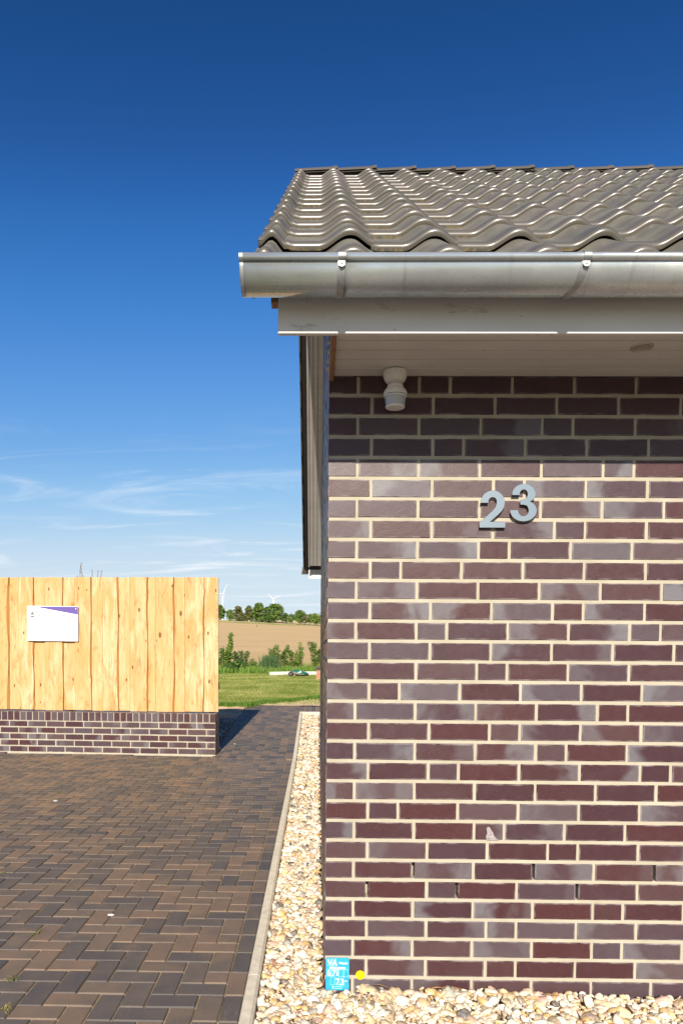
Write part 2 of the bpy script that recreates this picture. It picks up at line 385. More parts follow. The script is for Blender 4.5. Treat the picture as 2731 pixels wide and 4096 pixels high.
def paver_material(name, attr):
    m, t, b = mat(name); oc = N(t, 'ShaderNodeTexCoord').outputs['Object']
    if attr: rnd = N(t, 'ShaderNodeAttribute', attribute_name='tone').outputs['Alpha']
    else: rnd = N(t, 'ShaderNodeObjectInfo').outputs['Random']
    v = vadd(t, oc, randvec(t, rnd, 23.))
    r2 = mth(t, 'FRACT', mth(t, 'MULTIPLY', rnd, 13.7))
    f = mth(t, 'ADD', mth(t, 'ADD', mth(t, 'MULTIPLY', rnd, .62), .06), mth(t, 'MULTIPLY', mth(t, 'SUBTRACT', noi(t, v, 7, 2), .5), .9), True)
    c = ramp(t, f, [(0, (0.05697, 0.0527, 0.05451)), (.28, (0.08669, 0.07186, 0.0628)), (.5, (0.1487, 0.103, 0.07109)), (.8, (0.2043, 0.1293, 0.08295)), (1, (0.2104, 0.1054, 0.07109))])
    c = mix(t, mth(t, 'MULTIPLY', r2, .35), c, (.15, .115, .085))
    sp_ = mr(t, noi(t, v, 330, 2, .6), .58, .70, 0, .6)
    c = mix(t, sp_, c, (.30, .235, .16))
    sc_ = mr(t, noi(t, vscale(t, v, (1, .08, 1)), 120, 2), .68, .74, 0, .25)
    c = mix(t, sc_, c, (.3, .26, .2))
    L(t, c, b.inputs['Base Color']); b.inputs['Roughness'].default_value = .62; b.inputs['Specular IOR Level'].default_value = .5
    bump(t, b, noi(t, v, 320, 4, .7), .5, .0012); return m
PAVER = paver_material('concrete_paver', False); PAVERA = paver_material('concrete_paver_field', True)
SANDM = simple('joint_sand', (.36, .27, .16), .95, nz=.35, nscale=60, bmp=.4, bs=300, spec=.1)
KERB = simple('kerb_concrete', (0.594, 0.5238, 0.4043), .85, nz=.14, nscale=25, bmp=.4, bs=220, spec=.3)
CONC = simple('pale_concrete', (.62, .60, .54), .85, nz=.12, nscale=8, bmp=.3, bs=60)
def gravel_mat():
    m, t, b = mat('quartz_pebble'); oc = N(t, 'ShaderNodeTexCoord').outputs['Object']
    a = N(t, 'ShaderNodeAttribute', attribute_name='tone')
    c = mix(t, mr(t, noi(t, oc, 90, 4, .6, .5), .4, .65, 0, .45), a.outputs['Color'], (.62, .50, .34))
    c = mix(t, mr(t, noi(t, oc, 240, 3), .6, .75, 0, .35), c, (.3, .24, .18))
    L(t, c, b.inputs['Base Color']); b.inputs['Roughness'].default_value = .55; bump(t, b, noi(t, oc, 220, 3), .3, .0015); return m
PEB = gravel_mat()
EARTH = simple('sandy_earth', (.58, .40, .235), .95, nz=.3, nscale=5, bmp=.6, bs=25, spec=.1)
DARK = simple('dark_steel', (.02, .02, .022), .45, .3)
SATIN = simple('brushed_steel', (.54, .57, .565), .18, .96, nz=.05, nscale=3)
CREAM = simple('white_plastic', (.78, .76, .72), .38, nz=.03)
LENS = simple('sensor_lens', (.46, .48, .5), .3)

# ================================================================ ground
def sheet(name, xs, ys, zf, m, kind='structure', extra=None):
    V = []; nx, ny = len(xs), len(ys)
    for y in ys:
        for x in xs: V.append((x, y, zf(x, y)))
    F = [(j*nx+i, j*nx+i+1, (j+1)*nx+i+1, (j+1)*nx+i) for j in range(ny-1) for i in range(nx-1)]
    me = bpy.data.meshes.new(name); me.from_pydata(V, [], F); me.shade_smooth()
    return tag(link(name, me, m), kind=kind)
def grass_ground():
    m, t, b = mat('lawn_soil'); oc = N(t, 'ShaderNodeTexCoord').outputs['Object']
    c = mix(t, mr(t, noi(t, oc, 1.3, 5), .35, .65), (.15, .18, .03), (.26, .23, .07))
    c = mix(t, mr(t, noi(t, oc, 30, 4), .4, .7, 0, .6), c, (.06, .09, .015))
    L(t, c, b.inputs['Base Color']); b.inputs['Roughness'].default_value = .95; bump(t, b, noi(t, oc, 40, 4), .8, .02); return m
def field_mat():
    m, t, b = mat('bare_field'); oc = N(t, 'ShaderNodeTexCoord').outputs['Object']
    rr = N(t, 'ShaderNodeMapping'); rr.inputs['Rotation'].default_value = (0, 0, R(6)); L(t, oc, rr.inputs[0]); v = rr.outputs[0]
    band = noi(t, vscale(t, v, (.004, .05, 1)), 1, 5, .65)
    c = mix(t, mr(t, band, .34, .66), (0.483, 0.332, 0.159), (0.5468, 0.3842, 0.1884))
    c = mix(t, mr(t, noi(t, vscale(t, v, (.55, 1, 1)), 2.6, 6, .75), .54, .70, 0, .6), c, (.34, .21, .11))
    c = mix(t, mr(t, noi(t, vscale(t, v, (.3, 1, 1)), .35, 5, .6), .4, .7, 0, .35), c, (0.6138, 0.4278, 0.2511))
    # the grass track along the far edge and the paler field beyond it
    s = N(t, 'ShaderNodeSeparateXYZ'); L(t, oc, s.inputs[0])
    yy = mth(t, 'SUBTRACT', s.outputs[1], mth(t, 'MULTIPLY', s.outputs[0], -1.15))
    wob = mth(t, 'MULTIPLY', mth(t, 'SUBTRACT', noi(t, oc, .08, 4), .5), 14)
    yy = mth(t, 'ADD', yy, wob)
    g1 = mth(t, 'MULTIPLY', mr(t, yy, 314, 322), mr(t, yy, 330, 338, 1, 0))
    g2 = mth(t, 'MULTIPLY', mr(t, yy, 352, 358), mr(t, yy, 362, 372, 1, 0))
    c = mix(t, mr(t, yy, 330, 345), c, (0.558, 0.4371, 0.2325))
    c = mix(t, mth(t, 'MULTIPLY', mth(t, 'MAXIMUM', g1, mth(t, 'MULTIPLY', g2, .9)), mr(t, s.outputs[0], -20, 8, 1, .15), True), c, (.24, .27, .07))
    L(t, c, b.inputs['Base Color']); b.inputs['Roughness'].default_value = .95; b.inputs['Specular IOR Level'].default_value = .1
    bump(t, b, noi(t, oc, 3.2, 6, .7), .8, .06); return m
ys = [-60, -20, -5, 0, 5.5, 6.2, 7, 8, 9, 10, 10.55, 10.75, 11.2, 13, 16, 19, 21.7, 24, 25.5]
sheet('lawn', [-60, -30, -12, -6, -3, -1.3, 0, 2, 6, 15, 40, 80], ys, lambda x, y: gz(y)-(.30 if y < 10.6 else .0), grass_ground())
sheet('field', [-3500, -1500, -600, -250, -120, -60, -30, -12, 0, 12, 30, 60, 120, 250, 600, 1500, 3500],
      [25.5, 26, 28, 32, 40, 50, 65, 80, 100, 120, 150, 180, 210, 240, 270, 300, 330, 360, 390, 420, 480, 600, 900, 1500, 2500, 4500], lambda x, y: gz(y), field_mat())

# ---- kerb, drive, path
PA = -.0038                                  # the paving runs a hair off the house
def px_(u, Y): return u + PA*(Y+.37)          # paving column u at depth Y
KO, KI = -.319, -.268
TREND = 5.98
bedm = MB()
def strip(mb, x0, x1, ylist, dz, m=0):
    for a, b_ in zip(ylist[:-1], ylist[1:]):
        k = len(mb.v)
        mb.v += [(px_(x0, a), a, gz(a)+dz), (px_(x1, a), a, gz(a)+dz), (px_(x1, b_), b_, gz(b_)+dz), (px_(x0, b_), b_, gz(b_)+dz)]
        mb.f.append((k, k+1, k+2, k+3)); mb.m.append(m); mb.c.append(None)
strip(bedm, -7, KI, [-1.3, -1, 3, 5.95], -.007)
strip(bedm, -1.37, KI, [5.95, 6.3, 7, 8, 9, 9.75], -.007); strip(bedm, -1.37, 4.5, [9.75, 10.2, 10.52], -.007)
drive = tag(bedm.build('driveway', SANDM), kind='structure')
fc = MB(); fc.add([(-14, -14, -.012), (10, -14, -.012), (10, -1.15, -.012), (-14, -1.15, -.012)], [(0, 1, 2, 3)])  # unseen paving behind the viewer, added dark to cut bounced light
tag(fc.build('unseen_forecourt', simple('unseen_forecourt_paving', (.11, .088, .068), .8, nz=.3, nscale=6)), kind='structure')
kerb = tag(link('kerb', (lambda m: (m.box(-.33, -.25, -3, 9.6, -.45, -.16), m.mesh('kerb'))[1])(MB()), KERB), kind='structure')
def kerb_piece(x0, x1, y0, y1, alongx=False):
    m = MB(); h = .012
    if not alongx:
        za, zb = gz(y0), gz(y1); pr = [(0, -.2), (0, h-.006), (.008, h), (.040, h), (.051, h-.010), (.051, -.2)]
        v = [(px_(x0, y0)+a, y0, za+z) for a, z in pr]+[(px_(x0, y1)+a, y1, zb+z) for a, z in pr]
    else:
        za = gz((y0+y1)/2); pr = [(0, -.2), (0, h-.006), (.008, h), (.040, h), (.051, h-.010), (.051, -.2)]
        v = [(x0, y0+a, za+z) for a, z in pr]+[(x1, y0+a, za+z) for a, z in pr]
    n = 6; m.add(v, [tuple(range(n)), tuple(range(2*n-1, n-1, -1))]+[(i, i+n, (i+1) % n+n, (i+1) % n) for i in range(n)])
    return m.build('kerb_stone', KERB, kerb)
yk = -1.99
while yk < 9.3:
    y1 = min(yk+.997, 9.66); kerb_piece(KO, KI, yk, y1-.003)
    if y1 - yk < .5: break
    yk = y1
x = px_(KO, 9.66)
for i in range(5): kerb_piece(x+i*1.0+(0 if i else 0.0), x+i*1.0+.997, 9.665, 9.72, True)

U = .0995; J = .003
PM = {k: chmesh('paver_'+k, lx, ly, .06, .005) for k, (lx, ly) in dict(a=(2*U-J, U-J), b=(U-J, 2*U-J), c=(U-J, U-J), d=(.079-J, 2*U-J), e=(.079-J, U-J), g=(.1035-J, 2*U-J), h=(.1035-J, U-J)).items()}
for me in PM.values(): me.materials.append(PAVER)
PVV = {k: np.array([v.co[:] for v in me.vertices]) for k, me in PM.items()}
PVF = {k: [tuple(p.vertices) for p in me.polygons] for k, me in PM.items()}
stones = []                                   # (depth key, kind, x, y)
FX, FY, FR = -1.3476, 6.087, -.054            # right front foot of the garden wall, its turn
BX = KO-.079; Y0 = -.352-U*8
nx = 56
for i in range(nx):                           # cells leftwards from the border column
    for j in range(0, 80):
        c = nx-i; xc = BX-c*U; yc = Y0+j*U
        mm = (i-j) % 4
        te = TREND if xc > FX-.03 else FY-.030+(FX-xc)*.054
        if yc+U > te: continue
        last = (i == nx-1); top = yc+2*U > te
        if mm == 0: stones.append(('c' if last else 'a', xc, yc))
        elif mm == 1 and i == 0: stones.append(('c', xc, yc))
        elif mm == 3: stones.append(('c' if top else 'b', xc, yc))
        elif mm == 2 and j == 0: stones.append(('c', xc, yc))
for j in range(-2, 34):
    yc = -.352+j*2*U
    if yc+2*U < TREND: stones.append(('d', BX, yc))
# straight courses on the ramp: columns of stones with staggered joints
def col_w(): return .1035
k = 0; xc = KO-.1035
while xc > -1.36:
    stones.append(('g', xc+.0015, 5.918)); y = 5.918+2*U
    if k % 2: stones.append(('h', xc+.0015, y)); y += U
    while y < 10.3:
        stones.append(('g', xc+.0015, y)); y += 2*U
    xc -= .1035; k += 1
for i in range(0, 48):
    xc = -1.36+i*.1035
    if xc > KO-.02: stones.append(('b', xc, 9.74)); stones.append(('b', xc, 9.74+2*U)); stones.append(('b', xc, 9.74+4*U))
    stones.append(('c', xc, 10.36)) if xc > KO-.02 else stones.append(('c', xc, 10.40))
def visible(x, y):
    return (y > -.5) and (x > -1.25-.46*(y+.4) if y < 6 else True) 
stones = [s for s in stones if not (s[1] < FX-.005 and s[2] > 5.95 and s[2] < 6.38 and s[0] in 'gh')]
stones.sort(key=lambda s: (0 if visible(s[1], s[2]) else 1, (s[2]+2.9)))
mbp = MB(); rr = random.Random(3)
for n, (kd, x, y) in enumerate(stones):
    dz = rr.uniform(-.0012, .0012)
    X = px_(x, y)
    tz = math.atan2(gz(y+.1)-gz(y-.0), .1)
    if n < 300 and y < 5.9:
        o = bpy.data.objects.new('paver', PM[kd]); COL.objects.link(o); o.parent = drive
        o.location = (X, y, gz(y)-.06+dz); o.rotation_euler = (rr.gauss(0, .003), rr.gauss(0, .003), rr.gauss(0, .003))
    else:
        V = PVV[kd].copy(); V[:, 2] -= .06; V[:, 0] += X; 
        V[:, 2] += np.array([gz(y+p) for p in V[:, 1]])+dz; V[:, 1] += y
        mbp.add(V.tolist(), PVF[kd], 0, (0, 0, 0, rr.random()))
tag(mbp.build('paver_field', PAVERA, drive), kind='stuff')

# ================================================================ house
house = empty('brick_house', (0, 0, 0), 0, 'glazed purple-brown brick house with grey pan-tiled roof, at right beside the pebble strip', 'house')
CH = .08333; XR = 4.0; YB = 7.06; SL = .725; NZ, NY = 2.816, -.325
def zr(Y): return NZ+SL*((Y-NY) if Y < 3.5 else (7.0-Y-NY))
WALL = MB()
WALL.box(.062, XR-.002, .062, YB-.06, -.6, 2.66)
# bed joints: one thin slab a course; head joints are little blocks
rows = """H2 F5l5 F1l4 F3 F3 F4 F3|Q2 F2r4 F1 H1 F0 F0 F5l6|H4 F1r7 F3 F5l5r2 F0 H4 F4l6 F3|Q2 F4 F1r5 H5l6 F5 F4l5 F3 F3|H2 F0 F0l8 F0l8r3 F0 H1 F0 F1
Q2* F0 H2* F0 F2r2* F1 F2 F2|H3 F1* F3l4r6 F0* F2l5r6 F1r2* H4l3r5 F1|Q3 F3l3 F1 F0 H0 F0 F1r4 F1|H2r6 F0 F0 H2r4 F1r4 F0 F0 F0|Q0 H1 F0 F4 F5l3 F0 F3l6 F1
H3l6 F4l5r5 F1 F0 F0 F0 F0|Q1r6 F0 H2 F0 F0r6 F0r6 H0 F2|H1 F2r7 F1r3 F1r7 H3 F0 F0l8 F0|Q1 F1 F0 H3 F1l7 F2l5 F3l3 F2|H3r4 F4l2 F1l5r6 F1l3 F0r7 H0 F0 F0
Q5l5 H2 F7l7 F0 F5l8 F0 F7l8 F5|H3 F1 F3 H2 F1 F2l3 F1 F1|Q4 F4 F1 F1l7 F1r4 F0 F1 F0|H3l4 F1 H5 F1 F2l6 F1r9 H5 F4|Q3 F2r9 F1l7 F5l7 H1 F2l8 F0 F1
H5 F2r6l3 F1 F1 F3l5r4 F2 F7l8 F5|Q3 H2 F2 F2 F2 F1 F1 F1|H4 F3r9 F3r9 H0 F1 F8 F5 F4|Q4r6 F2 F2r4 F2r7 H2 F1 F1 F1|H4 F3 F2 F3 F4r6 F3l6 F1 F2
Q1 F8l9 F3 H4 F5l7 F2l9 F2 F2|H6 F4r7 F4l7 F2 F6 H5r8 F1 F2|Q3 F2 H2 F2r5 F3 F2 F4 F3|H2 F4 F4 F3r6 H4 F3 F3r5 F3|Q2 F2 F2 F2 F2 F2 F2 F2|H2 F2 H2 F2 F2 F2 F2""".replace('\n', '|').split('|')
import re
LEN = {'H': .1125, 'Q': .1695, 'F': .2375}
JW = .0125; BH = .0680
def course_tokens(k):
    toks = rows[k].split() if 0 <= k < len(rows) else []
    o = []
    for s_ in toks:
        t_ = s_[0]; tn = int(s_[1])/9; l = re.search(r'l(\d)', s_); r_ = re.search(r'r(\d)', s_)
        o.append((t_, tn, int(l.group(1))/9 if l else 0, int(r_.group(1))/9 if r_ else 0, '*' in s_))
    return o
rb = random.Random(11)
def rand_tone():
    q = rb.random(); tn = rb.choice((0, 0, .1, .1, .2, .3, .4, .55)); 
    return (tn, rb.choice((0, 0, 0, .6, .8)), rb.choice((0, 0, 0, .5, .8)))
wall_bricks = []                              # (x0,x1,y0,y1,z0,z1,tone,front?)
for k in range(-3, 31):
    zt = k*CH; z1 = zt; z0 = zt-BH
    WALL.box(.0035, XR-.002, .0035, YB-.0035, zt+.0001, zt+CH-BH-.0001) if k < 30 else None
    even = (k % 2 == 0)
    toks = course_tokens(k) or [(('H' if even else 'Q'), *rand_tone(), False)]
    x = 0; i = 0
    while x < XR-.02:
        if i < len(toks): t_, tn, l, r_, v_ = toks[i]
        else: t_ = 'F' if rb.random() > .13 else 'H'; tn, l, r_ = rand_tone(); v_ = False
        x1 = min(x+LEN[t_], XR); d = .1125 if i else (.2375 if even else .1125)
        wall_bricks.append((x, x1, 0, d, z0, z1, (tn, l, r_), True, k))
        if not v_ and x1 < XR-.02: WALL.box(x1-.0004, x1+JW+.0004, .0035, .07, z0-.0002, z1+.0002)
        x = x1+JW; i += 1
    # the gable side
    y = .2375+JW if even else .1125+JW
    side = []
    while y < YB-.02:
        ln = .2375 if rb.random() > .12 else .1125; y1 = min(y+ln, YB)
        side.append((y, y1)); WALL.box(.0035, .07, y-JW-.0004, y+.0004, z0-.0002, z1+.0002); y = y1+JW
    for a, b_ in side: wall_bricks.append((0, .115, a, b_, z0, z1, rand_tone(), False, k))
for k in range(31, 66):                       # gable triangle above the eaves
    zt = k*CH; z0 = zt-BH
    ya = max(0, (zt+.20-NZ)/SL+NY); yb = 7.0-ya
    ya = max(ya, .0); yb = min(yb, YB)
    if yb-ya < .3: break
    WALL.box(.0035, .10, ya+.0035, yb-.0035, zt-CH-.0001, zt-BH+.0001)
    y = ya+(0 if k % 2 else -.06)
    while y < yb:
        y1 = min(y+.24, yb); a = max(y, ya)
        if y1-a > .03: wall_bricks.append((0, .115, a, y1, z0, zt, rand_tone(), False, k)); WALL.box(.0035, .07, a-JW+.0002, a, z0, zt)
        y = y1+JW
WALL.prism([(.08, 2.5), (6.92, 2.5), (6.92, 2.72), (3.5, 5.2), (.08, 2.72)], .064, XR-.05, axis='x')
wall = WALL.build('wall', MORTAR, house)
bm_cache = {}
def brick_me(lx, ly, lz):
    key = (round(lx, 3), round(ly, 3), round(lz, 4))
    if key not in bm_cache: bm_cache[key] = chmesh('brick', *key, .0016); bm_cache[key].materials.append(BRICK)
    return bm_cache[key]
rest = MB(); cnt = 0
for (x0, x1, y0, y1, z0, z1, tn, front, k) in wall_bricks:
    jx, jy, jz = rb.uniform(-.0012, .0012), rb.uniform(-.001, .0012), rb.uniform(-.001, .001)
    if front and x0 < 1.62 and z1 > -.1:
        o = link('brick', brick_me(x1-x0, y1-y0, z1-z0), None, wall, loc=(x0+(jx if x0 else 0), jy, z0+jz), rot=(0, rb.gauss(0, .002), rb.gauss(0, .0015)), color=(*tn, 1)); cnt += 1
    else:
        v, f = chamfer(x1-x0, y1-y0, z1-z0, .0016)
        if not front: jx = rb.uniform(-.0022, .0012)
        rest.add([(a+x0+(jx if not front else 0), b_+y0+(jy if front else 0), c+z0+jz) for a, b_, c in v], f, 0, (tn[0], max(tn[1], tn[2]), 0, rb.random()))
tag(rest.build('brick_field', BRICKA, wall), kind='stuff')
print('front bricks', cnt)
# chalky scuff on one header low on the wall
mk = MB(); mk.prism([(.672, .598), (.668, .612), (.674, .628), (.670, .646), (.676, .655), (.684, .652), (.690, .640), (.697, .632), (.702, .618), (.712, .606), (.722, .598)], -.0022, -.0012)
mk.build('chalk_scuff', simple('chalk', (.27, .235, .23), .9, nz=.35, nscale=120), wall)

# ---- roof
roofm = MB()
for s_ in (0, 1):
    pts = [(-.50, zr(-.50)-.045), (3.5, zr(3.5)-.045), (3.5, zr(3.5)-.12), (-.50, zr(-.50)-.12)]
    if s_: pts = [(7.0-a, b_) for a, b_ in pts]
    roofm.prism(pts, -.236, XR+.1, axis='x')
roofm.prism([(-.50, 2.60), (-.50, 2.57), (.0, 2.57), (.0, 2.93)], -.0, XR+.1, axis='x')
roof = roofm.build('roof', simple('roof_underlay', (.022, .019, .017), .8), house)
TW, TL, GA = .300, .43, .3391
ca, sa = math.cos(math.atan(SL)), math.sin(math.atan(SL))
def tprof(u):
    """height of the tile across one cover width"""
    def ss(a, b_, x): x = max(0, min(1, (x-a)/(b_-a))); return x*x*(3-2*x)
    if u < 0:   # left roll of the verge tile, u down to -.335
        return .044*ss(0.0, -.17, u) if u > -.17 else .044-.030*ss(-.17, -.335, u)**1.3 if u > -.335 else .016
    h = .047*ss(.38, .74, u)-.037*ss(.78, 1.04, u)
    return h+.006*(1-ss(0, .06, u))
def tile_mesh(u0, u1, n, lappet=False):
    us = [u0+(u1-u0)*i/n for i in range(n+1)]
    # section along the slope, (v, n): back top, front top, rounded nose, underside
    sec = [(TL, .0), (TL*.45, .013), (.045, .0255), (.026, .0275), (.012, .0258), (.004, .021), (0, .013), (.002, .002), (.02, .000), (TL, -.018)]
    V = []; nn = len(sec)
    for u in us:
        h = tprof(u)
        for j, (v_, q) in enumerate(sec):
            hh = h*(1 if j < 8 else 1)
            V.append((u*TW, v_, hh+q))
    F = [(i*nn+j, i*nn+j+1, (i+1)*nn+j+1, (i+1)*nn+j) for i in range(n) for j in range(nn-1)]
    F.append(tuple(range(nn))[::-1]); F.append(tuple(n*nn+j for j in range(nn)))
    me = MB(); me.add(V, F)
    if lappet:
        x = u0*TW; h = tprof(u0)
        me.add(*(lambda P: ([(a, b_, c) for a in (x-.003, x+.012) for b_, c in P], [(0, 1, 2, 3), (7, 6, 5, 4), (0, 4, 5, 1), (1, 5, 6, 2), (2, 6, 7, 3), (3, 7, 4, 0)]))([(.0, h+.02), (TL*.97, h+.005), (TL*.97, h-.062), (.06, h-.095)]))
    me = me.mesh('tile'); sharp(me, 50); return me
TM = tile_mesh(.0, 1.03, 24); TVM = tile_mesh(-.335, 1.03, 32, True)
X0 = -.159
tilex = MB(); tr = random.Random(5)
Vt = [v.co[:] for v in TM.vertices]; Ft = [tuple(p.vertices) for p in TM.polygons]
def tile_frame(c, r_, back):
    Yn = NY+.2745*r_; Zn = NZ+.199*r_
    if r_ < 0: Yn -= .046; Zn -= .046
    if back: Yn = 7.0-Yn
    a = math.atan(SL)
    return (X0+c*TW, Yn, Zn), ((a, 0, 0) if not back else (a, 0, math.pi))
def mirrored(me):
    m2 = me.copy()
    for v in m2.vertices: v.co.x = -v.co.x
    bm = bmesh.new(); bm.from_mesh(m2); bmesh.ops.reverse_faces(bm, faces=bm.faces); bm.to_mesh(m2); bm.free(); return m2
TVB = mirrored(TVM)
for r_ in range(-1, 14):
    for c in range(0, 14):
        loc, rot = tile_frame(c, r_, False)
        loc = (loc[0]+tr.gauss(0, .0012), loc[1], loc[2]+tr.gauss(0, .0008))
        o = link('tile', TVM if c == 0 else TM, TILE, roof, loc=loc, rot=(rot[0]+tr.gauss(0, .003), tr.gauss(0, .002), tr.gauss(0, .002)))
        if r_ == 13: o.scale.y = .66
    loc, rot = tile_frame(0, r_, True)
    o = link('tile', TVB, TILE, roof, loc=loc, rot=rot)
    if r_ == 13: o.scale.y = .66
    for c in range(1, 14):
        loc, rot = tile_frame(c, r_, True)
        a = rot[0]; ky = .66 if r_ == 13 else 1
        tilex.add([(loc[0]+x_, loc[1]-(y_*ky*math.cos(a)-z_*math.sin(a)), loc[2]+y_*ky*math.sin(a)+z_*math.cos(a)) for x_, y_, z_ in Vt], [tuple(q) for q in Ft])
tag(tilex.build('tile_field', TILE, roof, smooth=True), kind='stuff')
rz_ = 5.655
def ridge_mesh():
    m = MB(); L_ = .372; seg = 10; V = []
    for (x, r0, dz) in [(0, .098, 0), (L_-.04, .104, .003), (L_-.034, .1075, .005), (L_, .109, .006), (L_+.002, .102, -.001), (L_-.03, .094, -.005), (0, .088, -.01)]:
        for i in range(seg+1):
            a = math.pi*(.08+.84*i/seg); V.append((x, -math.cos(a)*r0*1.05, math.sin(a)*r0*.86-.1+dz))
    n = seg+1
    F = [(j*n+i, j*n+i+1, (j+1)*n+i+1, (j+1)*n+i) for j in range(6) for i in range(seg)]
    m.add(V, F); me = m.mesh('ridge_tile'); sharp(me, 50); return me
RM = ridge_mesh()
for i in range(13):
    link('ridge_tile', RM, RIDGE, roof, loc=(-.27+i*.343, 3.5, rz_+.004*math.sin(i*1.7)), rot=(0, -.022, 0))
# verge board and the boards under the overhang
def slope_board(name, x0, x1, d0, d1, m, ya=-.30):
    for s_ in (0, 1):
        pts = [(ya, zr(ya)+d0), (3.5, zr(3.5)+d0), (3.5, zr(3.5)+d1), (ya, zr(ya)+d1)]
        if s_: pts = [(7.0-a, b_) for a, b_ in pts]
        mm = MB(); mm.prism(pts, x0, x1, axis='x'); mm.build(name, m, roof)
slope_board('verge_board', -.180, -.160, -.25, -.03, WHITE)
for i in range(3): slope_board('verge_soffit_board', -.1585+i*.0528, -.1585+i*.0528+(.0465 if i < 2 else .052), -.232, -.216, WHITE)
slope_board('verge_lath', -.158, -.002, -.214, -.200, RAW)
lb = MB(); lb.box(-.203, -.182, -.50, -.455, 2.553, 2.62); lb.build('batten_end', RAW, roof)
# ---- eaves: fascia, soffit, laths
for nm, y0, y1 in (('fascia_board', -.524, -.504), ('fascia_board', 7.504, 7.524)):
    m = MB(); m.cbox(-.178, XR+.1, y0, y1, 2.440, 2.585, .0018); m.build(nm, WHITE, house)
soff = MB(); soff.box(.0, XR+.1, -.503, .05, 2.517, 2.53); soff.box(.0, XR+.1, 6.95, 7.503, 2.517, 2.53)
soffit = soff.build('soffit', WHITE, house)
for i in range(6):
    y1 = -.003-.0833*i
    m = MB()
    m.prism([(y1-.0833, 2.5155), (y1-.0833, 2.507), (y1-.0765, 2.507), (y1-.0745, 2.500), (y1-.0015, 2.500), (y1, 2.502), (y1, 2.5155)], .021, XR+.1, axis='x')
    m.build('soffit_board', WHITE, soffit)
lath = MB(); lath.cbox(.0, .019, -.503, -.004, 2.478, 2.5150, .0015); lath.build('end_lath', RAW, soffit)
for i in range(6):
    m = MB(); m.box(-.010, -.0005, -.06-.0833*i, -.048-.0833*i, 2.500, 2.512); m.build('board_tongue', WHITE, soffit)
# ---- gutter
def half_gutter(name, x0, x1, yc, zc, r, back=1):
    """half round with a rolled front bead and a closed left end"""
    m = MB(); prof = []
    bx, bz, br = -r-.004, .004, .0112
    for i in range(14):
        a = math.pi*1.5-i*(2*math.pi-1.2)/13-.2; prof.append((bx+br*math.cos(a), bz+br*math.sin(a)))
    prof = prof[::-1]
    arc = [(-r*math.cos(math.pi*i/20), -r*math.sin(math.pi*i/20)) for i in range(21)]
    prof = [(bx+br*math.cos(a), bz+br*math.sin(a)) for a in [R(40)+R(310)*i/13 for i in range(14)]][::-1]
    # ordered bead (open tube) then down the bowl and up behind
    prof = prof+arc+[(r, .02), (r-.006, .026)]
    n = len(prof); V = []; t_ = .0012
    for x in (x0, x1): V += [(x, yc+a*back, zc+b_) for a, b_ in prof]
    m.add(V, [(i, i+1, n+i+1, n+i) for i in range(n-1)])
    end = [(a, b_) for a, b_ in arc]+[(r, .0), (-r, .0)]
    m.add([(x0+.0005, yc+a*back*1.012, zc+b_*1.012) for a, b_ in arc], [tuple(range(21))])
    me = m.mesh(name); sharp(me, 60)
    o = link(name, me, ZINC, house); md = o.modifiers.new('thickness', 'SOLIDIFY'); md.thickness = .0012; md.offset = 0
    e = MB(); e.add([(x, yc+a*back*s_, zc+b_*s_) for x in (x0-.001, x0+.010) for s_ in (1.012,) for a, b_ in arc], [(i, i+1, 22+i, 21+i) for i in range(20)])
    c = [(x0-.0015, x0+.001)]
    e2 = MB(); e2.prism([(yc+(bx+br*1.08*math.cos(a))*back, zc+bz+br*1.08*math.sin(a)) for a in [2*math.pi*i/14 for i in range(14)]], x0-.002, x0+.010, axis='x')
    me = e.mesh('end_cap', True); oc_ = link('end_cap', me, ZINC, o); e2.build('bead_cap', ZINC, o)
    return o
GY, GZ_, GR = -.629, 2.586, .0725
gut = half_gutter('gutter', -.286, XR+.15, GY, GZ_, GR)
half_gutter('gutter', -.286, XR+.15, 7.0-GY, GZ_, GR, -1)
